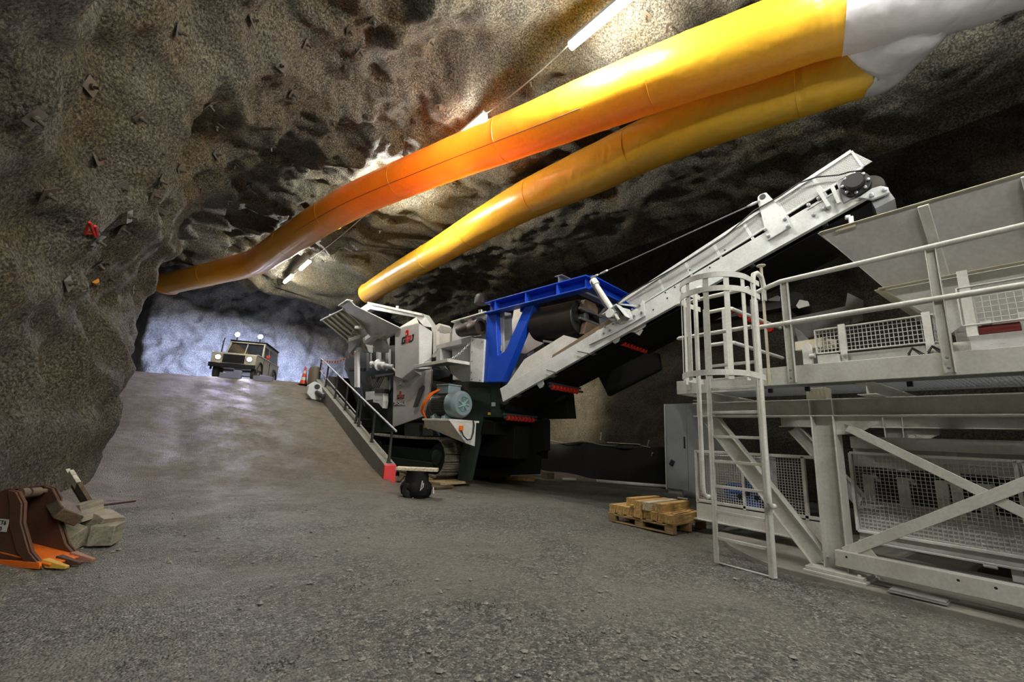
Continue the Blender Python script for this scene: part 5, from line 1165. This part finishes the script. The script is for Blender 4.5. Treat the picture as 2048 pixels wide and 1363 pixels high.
    for y in (-.5, .5):
        o = light('SPOT', 'assumed_rear_beam', Mx @ V((-4.65, y, 2.1)), 3000, (.46, .58, 1), .05, spot_size=math.radians(150), spot_blend=.45); aim(o, Mx @ V((-9, y-2.2, -3.4)))
car()
for q, lab in (((438, 756), 'left'), ((526, 762), 'right')):
    p = onfloor(q[0]+(22 if lab == 'left' else 0), q[1]-1); b = MB(); b.box(-.35, .35, -.12, .12, 0, .2)
    if lab == 'left': b.box(.12, .35, -.12, .12, .2, .33)
    o = b.build('concrete_block', M['block'] if 'block' in M else M['concrete'], None, .01); o.location = (p.x, p.y, p.z-.02); o.rotation_euler = (0, 0, -.4)
    tag(o, 'pale low block in front of the car '+('under its grille at the ramp crest' if lab == 'left' else 'beside its rear wheel at the ramp crest'), 'block')
# ---------------------------------------------------------------- foreground left: excavator bucket, blocks, planks
def left_pile():
    z0 = .03
    L0, L1 = GZ(92, 1136, z0), GZ(162, 1117, z0); wv = (L1-L0); w = wv.length; wx = wv.normalized(); back = V((-wx.y, wx.x, 0))
    if back.x > 0: back = -back
    back = V((back.x, back.y, 0)).normalized()
    R = empty('excavator_bucket', L0, 0, 'rusty brown excavator bucket with orange lip lying against the cave wall', 'bucket')
    def P(d, z, t=0.0): return wx*(t*w)+back*d+V((0, 0, z))
    side = [(0.0, .0), (.62, .02), (.80, .16), (.84, .34), (.72, .52), (.50, .60), (.42, .585), (.34, .50), (.30, .34), (.16, .12)]
    for t in (0, 1):
        b = MB(); b.plate([P(d, z, t) for d, z in side], wx*(.025*(1 if t == 0 else -1))); sp = b.build('side_plate', M['rust'], R, .006)
        b = MB(); f = [(.0, .0), (.16, .12), (.30, .34), (.34, .50), (.42, .585), (.50, .60), (.44, .48), (.40, .33), (.27, .12), (.12, .0)]
        b.plate([P(d, z, t)-wx*(.012 if t == 0 else -.012) for d, z in f], wx*(-.015 if t == 0 else .015)); b.build('cutting_edge', M['rust'], sp, .004)
    b = MB(); shell = [(.0, .0), (.62, .02), (.80, .16), (.84, .34), (.72, .52), (.50, .60)]
    for (d0, z0_), (d1, z1) in zip(shell[1:], shell[2:]): b.plate([P(d0, z0_, 0), P(d0, z0_, 1), P(d1, z1, 1), P(d1, z1, 0)], P(.0, .012)-P(0, 0))
    b.build('bucket_shell', M['rust'], R)
    b = MB(); b.plate([P(-.03, .02, -.02), P(-.03, .02, 1.02), P(.50, .10, 1), P(.50, .10, 0)], (0, 0, .015)); tag(b.build('bucket_lip', M['rust_orange'], R, .004), 'bright orange worn lip')
    b = MB(); b.plate([P(.02, 0, 0)-wx*.03, P(.62, 0.0, 0)-wx*.03, P(.66, .05, 0)-wx*.03, P(.04, .05, 0)-wx*.03], wx*.02); tag(b.build('side_cutter', M['rust_orange'], R, .003), 'orange side strip')
    for t, m in ((.12, 'tooth_yellow'), (.5, 'rust'), (.9, 'tooth_tip')):
        b = MB(); c = P(0, .02, t)
        b.hexa([c-wx*.02-back*.15-V((0, 0, .02)), c+wx*.02-back*.15-V((0, 0, .02)), c+wx*.038+back*.06-V((0, 0, .02)), c-wx*.038+back*.06-V((0, 0, .02)), c-wx*.015-back*.15, c+wx*.015-back*.15, c+wx*.03+back*.06+V((0, 0, .045)), c-wx*.03+back*.06+V((0, 0, .045))]); b.build('tooth', M[m], R, .004)
    b = MB(); b.cyl(P(.47, .56, .02), P(.47, .56, .98), .022, 16); b.lathe(P(.47, .56, .2), wx, [(.045, 0), (.045, .05)], 16); b.lathe(P(.47, .56, .45), wx, [(.04, 0), (.04, .08)], 16); b.build('hinge_pin', M['steel_brown'], R)
    q = P(.545, .26, 0)-wx*.004; ex = -back; b = MB(); b.plate([q, q+ex*.12, q+ex*.12+V((0, 0, .10)), q+V((0, 0, .10))], -wx*.006); pl = b.build('marking_plate', M['hopper'], R, .002)
    text_mb('LKT6', .047, .001, q-wx*.009+V((0, 0, .058)), ex, (0, 0, 1)).build('lettering', M['ink'], pl, smooth=False); text_mb('400', .045, .001, q-wx*.009+V((0, 0, .01))+ex*.01, ex, (0, 0, 1)).build('lettering', M['ink'], pl, smooth=False)
    # weathered blocks
    def block(px, py, z, sx, sy, sz, rz, rx, lab, m='blockw', ry=0):
        p = GZ(px, py, z); b = MB(); b.box(-sx/2, sx/2, -sy/2, sy/2, 0, sz); o = b.build('timber_block', M[m], None, .008); o.location = p; o.rotation_euler = (rx, ry, rz); tag(o, lab, 'block'); return o
    block(208, 1086, .03, .20, .24, .19, -.25, 0, 'grey weathered block lying flat on the ground at right of the bucket pile')
    block(192, 1062, .12, .22, .24, .19, -.75, -.1, 'light topped weathered block tilted on the pile beside the lying block', ry=.35)
    block(170, 1040, .24, .20, .24, .18, -.7, .15, 'dark faced weathered block highest on the pile behind the bucket', ry=-.25)
    block(150, 1085, .05, .18, .22, .17, .6, .2, 'dull block half hidden behind the far side plate of the bucket', ry=-.6)
    b = MB(); b.box(-.09, .09, -.06, .06, 0, .09); o = b.build('brick', M['wood'], None, .005); o.location = GZ(172, 1088, .03); tag(o, 'small tan brick wedged under the tilted block', 'brick')
    for k, (a, c, lab) in enumerate((((182, 1012), (141, 946), 'front weathered plank with white splintered top leaning on the cave wall'), ((172, 1005), (134, 944), 'rear weathered plank leaning on the cave wall behind the front plank'))):
        p = GZ(*a, .35); d = ray(*c).normalized(); q = CP+d*((p-CP).length*1.06+.12*k); R2 = empty('leaning_plank', p, 0, lab, 'plank')
        dd = (q-p); b = MB(); b.bar((0, 0, 0), dd*.62, .10, .04, (1, .4, .2)); b.build('dark_half', M['wood_dark'], R2, .004)
        b = MB(); b.bar(dd*.62, dd, .10, .04, (1, .4, .2)); b.bar(dd*.98, dd*1.03, .03, .03, (1, .4, .2)); b.build('pale_half', M['woodw'], R2, .004)
    b = MB(); b.cyl(GZ(196, 1010, .32), GZ(270, 1001, .20), .016, 8); tag(b.build('steel_rod', M['rust']), 'thin rusty rod sticking out to the right of the timber pile', 'rod')
    b = MB(); b.obox(GZ(128, 1020, .42), Matrix.Rotation(.6, 3, 'Y')@Matrix.Rotation(.5, 3, 'Z'), .10, .16, .05); tag(b.build('timber_scrap', M['wood_dark'], None, .01), 'dark broken timber scrap at the top left of the pile', 'wood')
left_pile()
# ---------------------------------------------------------------- pallet with timber beams
def pallet():
    C0 = V((5.94, 5.25, 0)); C1 = V((6.02, 4.08, 0)); ex = (C1-C0).normalized(); L = (C1-C0).length; ey = V((-ex.y, ex.x, 0)); 
    if ey.x < 0: ey = -ey
    D = 1.0; rz = math.atan2(ex.y, ex.x)
    R = empty('wooden_pallet', C0, 0, 'wooden pallet carrying stacked squared timbers in front of the grey cabinet', 'pallet')
    def bx(b, x0, x1, y0, y1, z0, z1): b.hexa([ex*x+ey*y+V((0, 0, z)) for z in (z0, z1) for x, y in ((x0, y0), (x1, y0), (x1, y1), (x0, y1))])
    for y in (0, D/2-.05, D-.10):
        b = MB(); bx(b, 0, L, y, y+.10, .0, .02); b.build('bottom_board', M['wood_pallet'], R, .003)
        b = MB(); bx(b, 0, L, y, y+.10, .10, .12); b.build('stringer_board', M['wood_pallet'], R, .003)
        for x in (0, L/2-.07, L-.14): b = MB(); bx(b, x, x+.14, y, y+.10, .02, .10); b.build('block', M['wood_pallet'], R, .003)
    for k in range(7): x = k*(L-.1)/6; b = MB(); bx(b, x, x+.10, 0, D, .12, .14); b.build('deck_board', M['wood_pallet'], R, .003)
    rnd = random.Random(4)
    lab_b = ['leftmost', 'second', 'third', 'fourth', 'fifth, reaching forward', 'sixth', 'seventh', 'eighth']
    def beam(x, y, z, w, l, h, lab, rot=0, m='wood'):
        o = MB().box(-w/2, w/2, -l/2, l/2, 0, h).build('timber_beam', M[m], None, .004); c = C0+ex*x+ey*y; o.location = (c.x, c.y, z); o.rotation_euler = (0, 0, rz+rot+(math.pi if 0 else 0)); tag(o, lab, 'timber', 'squared timbers on the pallet')
        return o
    nm = ['leftmost bottom squared timber on the pallet', 'second bottom squared timber from the left end of the pallet', 'third bottom squared timber from the left on the pallet', 'fourth bottom squared timber from the left on the pallet', 'bottom squared timber under the pale double stack in the pallet middle', 'bottom squared timber right of the pallet middle block', 'bottom squared timber under the left end of the free top timber', 'short wide bottom timber beside the rightmost one', 'rightmost bottom squared timber at the pallet edge']
    xs = [.06, .19, .32, .44, .57, .71, .84, .96, 1.10]; hs = .125
    for k, x in enumerate(xs):
        f = -.06 if k in (4, 8) else 0; beam(x, D/2+f+rnd.uniform(-.01, .01), .14, .115, .92, hs, nm[k], rnd.uniform(-.015, .015))
    nt = ['round cornered top timber at the left of the pallet stack', 'top squared timber with light end near the stack middle', 'pale top squared timber next to the stack middle', 'top squared timber lying free at the right of the stack']
    for k, (x, y, m) in enumerate(((.30, .58, 'wood'), (.56, .44, 'wood'), (.70, .46, 'wood_pale'), (.89, .5, 'wood'))): beam(x, y, .14+hs+.002, .12, .9 if k else .8, hs, nt[k], (-.02, .0, .02, .03)[k], m)
    beam(.44, .12, .14+hs+.002, .10, .16, .04, 'small green tinted wood chip on the stack front', .2, 'wood_green')
    for x, lab in ((1.05, 'thin batten on the right bottom timbers'), (1.12, 'thin split batten nearest the right edge of the stack')): beam(x, .35, .14+hs+.002, .035, .6, .02, lab, .1)
    b = MB(); c = C0+ex*.82+ey*.9+V((0, 0, .14+2*hs+.03)); b.cyl(c-ex*.07, c+ex*.09, .012, 10); b.lathe(c+ex*.09, ex, [(.02, 0), (.02, .02)], 8); tag(b.build('steel_bolt', M['galv']), 'single silvery bolt lying on top of the timbers', 'bolt')
pallet()
def cabinet():
    x = 10.8; y0, y1 = 6.15, 7.5
    R = empty('steel_cabinet', (x, (y0+y1)/2, .1), 0, 'grey two-door steel cabinet standing by the right cave wall behind the ladder', 'cabinet')
    def put(b, name, m, bevel=.006, par=None): o = b.build(name, M[m], par or R, bevel); o.location = (-x, -(y0+y1)/2, -.1) if par is None else (0, 0, 0); return o
    b = MB(); b.box(x+.02, x+.6, y0, y1, .1, 2.38); put(b, 'body', 'cabinet'); b = MB(); b.box(x+.05, x+.55, y0+.03, y1-.03, 0, .1); put(b, 'plinth', 'concrete')
    ym = (y0+y1)/2
    for a, c in ((y0+.02, ym-.004), (ym+.004, y1-.03)):
        b = MB(); b.box(x, x+.02, a, c, .13, 2.34); put(b, 'door', 'cabinet')
    b = MB(); b.obox((x-.01, ym+.08, 1.35), Matrix(), .012, .018, .15); put(b, 'door_handle', 'ink')
    b = MB(); b.obox((x-.012, ym+.47, .80), Matrix.Rotation(.5, 3, 'X'), .014, .06, .08); put(b, 'lock_flap', 'ink', .01)
    b = MB(); b.box(x-.02, x, y1-.03, y1, .1, 2.38); put(b, 'edge_strip', 'mint')
cabinet()
def back_right():
    p = GZ(1366, 988, .06); q = GZ(1402, 990, .06)
    b = MB(); d = (q-p).normalized(); b.lathe(p, d, [(.10, 0), (.10, (q-p).length), (.085, (q-p).length), (.085, .05)], 20); tag(b.build('plastic_pipe', M['pipe_grey']), 'short grey plastic pipe lying at the foot of the cabinet', 'pipe')
    # dark membrane wall along the right side with its edge cable
    b = MB(); n = 30; P = []
    for k in range(n+1): y = 6.6+k*.34; P.append((11.9+.12*math.sin(k*.8)+.04*math.sin(k*2.1), y))
    for x, y in P: b.v += [V((x, y, -.05)), V((x+.05, y, 1.12+.06*math.sin(y*1.7)-(.02*max(0, y-12)))), V((x+.35, y, 1.14+.06*math.sin(y*1.7)-(.02*max(0, y-12))))]
    b.f = [(3*i+j, 3*i+j+1, 3*i+j+4, 3*i+j+3) for i in range(n) for j in range(2)]
    tag(b.build('black_membrane', M['coal'], None), 'black waist-high membrane hung along the foot of the right cave wall', 'sheet')
    b = MB(); b.tube([(11.9+.02*math.sin(k), 6.8+k*.45, 1.17+.05*math.sin(k*1.3)) for k in range(18)], .022, 8); tag(b.build('edge_cable', M['darksteel']), 'dark cable sagging along the top of the black membrane', 'cable')
    b = MB(); b.bar(GX(1215, 884, 11.85), GX(1280, 888, 11.85), .05, .02); tag(b.build('batten', M['wood_old']), 'pale batten on the top edge of the black membrane', 'batten')
    b = MB(); b.cyl(GZ(1193, 961, .06), GZ(1332, 972, .06), .05, 12); tag(b.build('grey_pole', M['hopper']), 'long pale pole lying on the ground before the black membrane', 'pole')
    b = MB(); b.cyl(GZ(1125, 957, .05), GZ(1152, 958, .05), .04, 10); tag(b.build('grey_pole', M['hopper']), 'short pale pole on the ground left of the long one', 'pole')
    for (a, c, z, lab) in (((1280, 964), (1298, 880), 0, 'lighter thin stick leaning upright against the black membrane'), ((1291, 966), (1305, 905), 0, 'darker thin stick leaning beside the lighter one'), ((1201, 880), (1203, 864), 1.15, 'short stake standing above the membrane near its middle')):
        p = GZ(*a, 0) if z == 0 else GX(*a, 11.8); q = GX(*c, 11.8); b = MB(); b.cyl(p, q, .022, 8); tag(b.build('wooden_stick', M['wood_old']), lab, 'stick')
    # granular wall patch is lit by the assumed lamp added behind the crusher
    return
back_right()

# ---------------------------------------------------------------- small things by the crusher, boards, stool, rock bolts, paint marks
M['wood_tan'] = wood('tan_board', (.40, .30, .17))
M['boltsteel'] = paint('dark_bolt_steel', (.07, .062, .05), .55, .5, (.10, .06, .03))
M['orange_mark'] = paint('orange_spray', (.8, .35, .02), .6, .1)
def crusher_foot():
    def board(px, py, z, l, w, h, rz, lab, m='wood_pallet'):
        p = GZ(px, py, z); b = MB(); b.box(-l/2, l/2, -w/2, w/2, 0, h); o = b.build('timber_board', M[m], None, .006); o.location = p; o.rotation_euler = (0, 0, rz); tag(o, lab, 'board'); return o
    board(898, 966, .05, .95, .5, .06, .2, 'thick tan board on the ground in front of the crusher track', 'wood_tan')
    board(880, 975, .0, .6, .35, .05, .35, 'lower dark board under the tan board by the track', 'wood_dark')
    board(805, 948, .02, 1.2, .2, .08, 1.2, 'board beside the painted kerb end left of the stool', 'wood_pallet')
    board(800, 958, .0, 1.0, .12, .04, 1.1, 'thin dark board on the ground at the kerb end', 'wood_dark')
    board(1040, 961, .0, .9, .12, .1, -.3, 'yellowish timber lying in the dark behind the crusher', 'wood')
    board(1095, 957, .0, .3, .3, .2, .0, 'dark timber block beyond the yellowish timber', 'wood_dark')
    # support timbers under the tracks
    for s, c, n in ((.3, .2, 'near'), (2.55, .2, 'far'), (.3, 3.2, 'near rear'), (2.55, 3.2, 'far rear')):
        b = MB(); b.box(-.45, .45, -.2, .2, 0, .095); o = b.build('support_timber', M['wood_pallet'], None, .006); w = CP0+CS*s+CC*c; o.location = (w.x, w.y, .01); o.rotation_euler = (0, 0, CA)
        tag(o, 'flat timber packed under the %s end of a crusher track' % n, 'board')
    p = GZ(832, 992, 0); R = empty('black_stand', p, .2, 'black rubber drum wrapped in bags used as a stand below the plank', 'stand')
    b = MB(); b.lathe((0, 0, 0), (0, 0, 1), [(.25, 0), (.31, .06), (.32, .18), (.27, .26), (.22, .30), (.22, .50)], 24)
    for i, v in enumerate(b.v): v += V((noise.noise(v*5), noise.noise(v*5+V((5, 0, 0))), 0))*.05
    b.build('drum', M['coal'], R)
    b = MB(); b.lathe((-.22, -.02, 0), (.2, 0, 1), [(.1, 0), (.14, .1), (.12, .24), (.03, .30)], 16); b.build('bag', M['black'], R)
    b = MB(); b.tube([(-.12, -.33, .34), (-.14, -.34, .26), (-.17, -.35, .16), (-.11, -.35, .22), (-.10, -.34, .30)], .01, 6); b.tube([(.2, -.28, .2), (.19, -.32, .08)], .012, 6); b.build('white_cord', M['white2'], R)
    b = MB(); b.obox((0, 0, 0), Matrix(), .42, .15, .03); o = b.build('seat_plank', M['wood_pale'], None, .006); o.location = p+V((-.02, 0, .535)); o.rotation_euler = (0, 0, -.55); tag(o, 'pale thick plank lying on top of the black stand', 'plank')
crusher_foot()
def rockbolts():
    rnd = random.Random(11)
    proto = empty('rock_bolt', (0, 0, 0))
    b = MB(); b.box(-.085, .085, -.085, .085, 0, .012); pl = b.build('bearing_plate', M['boltsteel'], proto, .004)
    b = MB(); b.lathe((0, 0, .01), (0, 0, 1), [(.035, 0), (.03, .03), (.018, .03), (.018, .09)], 10); b.build('bolt_shank', M['boltsteel'], proto)
    spots = [(190, 315), (88, 385), (130, 432), (276, 232), (416, 207), (432, 250), (315, 302), (240, 375), (305, 388), (315, 358), (318, 425), (240, 455), (190, 478), (253, 430), (400, 382), (430, 310), (560, 130), (585, 185), (665, 243), (690, 130), (720, 100), (205, 523), (190, 525), (262, 578), (215, 553), (130, 565), (455, 400), (420, 435), (500, 368), (548, 415), (540, 290), (655, 270), (735, 232), (832, 242), (880, 212), (748, 40), (860, 80), (910, 150), (808, 305), (780, 400), (868, 405), (905, 365), (838, 435), (790, 440), (760, 460), (1340, 52), (700, 60), (612, 85), (355, 340), (470, 330), (1060, 160), (495, 423), (1890, 250), (1290, 30), (175, 170), (350, 60), (500, 40), (60, 230)]
    us = [i/200 for i in range(201)]
    def hit(px, py):
        d = ray(px, py).normalized(); t = 2.0
        def outside(p):
            y = p.y
            xl, xr, zc = lerp(XL, y), lerp(XR, y), lerp(ZC, y); a = (xr-xl)/2; cx = (xr+xl)/2; e = cave_e(y)
            u = (min(1, abs(p.x-cx)/a))**(1/e); w = (max(0, p.z+.4)/(zc+.4))**(1/e)
            ang = math.atan2(w, (1 if p.x > cx else -1)*u); uu = 1-ang/math.pi
            q = cave_pt(uu, y); c = V((cx, y, 2.0)); return (p-c).length > (q-c).length, q, uu
        while t < 45:
            p = CP+d*t; o, q, uu = outside(p)
            if o: break
            t += .06
        y = p.y; q0 = cave_pt(uu, y); e1 = cave_pt(min(1, uu+.01), y)-cave_pt(max(0, uu-.01), y); e2 = cave_pt(uu, y+.15)-cave_pt(uu, y-.15)
        n = e1.cross(e2).normalized(); c = V((5.5, y, 3)); n = n if n.dot(c-q0) > 0 else -n
        return p, n
    for i, s in enumerate(spots):
        p, n = hit(*s); o = proto if i == 0 else copy_tree(proto)
        ax = (n+V((rnd.uniform(-.3, .3), rnd.uniform(-.3, .3), rnd.uniform(-.3, .3)))).normalized()
        o.location = p+n*.03; o.rotation_euler = (ax.to_track_quat('Z', 'Y') @ Matrix.Rotation(rnd.uniform(0, 1.57), 3, 'Z').to_quaternion()).to_euler()
        tag(o, 'small dark steel rock bolt plate set in the sprayed concrete', 'rock bolt', 'rock bolts scattered over the cave wall and ceiling')
    return hit
hit = rockbolts()
def marks():
    def dab(name, mat, strokes, lab, w):
        b = MB()
        for st in strokes:
            P = []
            for q in st:
                p, n = hit(*q); P.append(p+n*.05)
            b.tube(P, w, 6)
        tag(b.build(name, M[mat]), lab, 'paint mark')
    dab('paint_mark', 'tape_red', [[(172, 440), (166, 452), (164, 464)], [(172, 440), (177, 455), (181, 468)], [(163, 460), (172, 463), (182, 461)], [(182, 447), (184, 458), (185, 466)]], 'red sprayed letter mark on the left cave wall', .016)
    dab('paint_mark', 'orange_mark', [[(183, 558), (184, 562), (184, 566)]], 'small orange paint dab on the left cave wall', .05)
marks()

def stones():
    rnd = random.Random(3); b = MB()
    base = [(0, 0, 1), (.9, 0, .1), (.28, .85, .15), (-.72, .53, .05), (-.72, -.53, .1), (.28, -.85, .05), (0, 0, -.6)]
    fc = [(0, 1, 2), (0, 2, 3), (0, 3, 4), (0, 4, 5), (0, 5, 1), (6, 2, 1), (6, 3, 2), (6, 4, 3), (6, 5, 4), (6, 1, 5)]
    for k in range(5200):
        d = 1.6+8.5*rnd.random()**1.3; a = YAW+rnd.uniform(-.95, .9); x, y = d*math.sin(a), d*math.cos(a)
        if x < -1.0 or (x > 5.4 and y < 4) or y > 10: continue
        s = rnd.uniform(.004, .013) if rnd.random() < .93 else rnd.uniform(.015, .03)
        if noise.noise(V((x*.9, y*.9, 4))) < -.12 and s < .013: continue
        z = floor_z(x, y); c = V((x, y, z+s*.25)); r = rnd.uniform(0, 6.3); cr, sr = math.cos(r), math.sin(r); e = rnd.uniform(.6, 1.3); h = rnd.uniform(.4, .8)
        b.add([c+V(((p[0]*cr*e-p[1]*sr)*s, (p[0]*sr*e+p[1]*cr)*s, p[2]*s*h)) for p in base], fc)
    o = b.build('loose_stones', M['stone'], None, smooth=False, recalc=False); tag(o, 'loose small stones and crumbs scattered over the gravel floor', 'stones', None, 'stuff')
    b = MB()
    for (px, py, n) in ((940, 1215, 60), (975, 1222, 50), (700, 1182, 25), (1090, 1235, 25), (1015, 1258, 15), (640, 1285, 30), (790, 1172, 30), (1160, 1275, 40), (270, 1330, 50), (560, 1335, 60), (1080, 1345, 20), (1250, 1230, 10)):
        c0 = GZ(px, py)
        for k in range(n):
            x, y = c0.x+rnd.gauss(0, .07), c0.y+rnd.gauss(0, .05); s = rnd.uniform(.003, .010); c = V((x, y, floor_z(x, y)+s*.2))
            b.add([c+V((p[0]*s*rnd.uniform(.7, 1.2), p[1]*s, p[2]*s*.8)) for p in base], fc)
    tag(b.build('earth_crumbs', M['clod'], None, smooth=False, recalc=False), 'dark damp earth crumbs in small heaps on the floor', 'earth', None, 'stuff')
M['stone'] = paint('pale_stone', (.26, .25, .22), .8, .7, (.12, .115, .10), 9); M['clod'] = paint('dark_clod', (.05, .05, .046), .85, .4, (.06, .055, .05), 9)
stones()
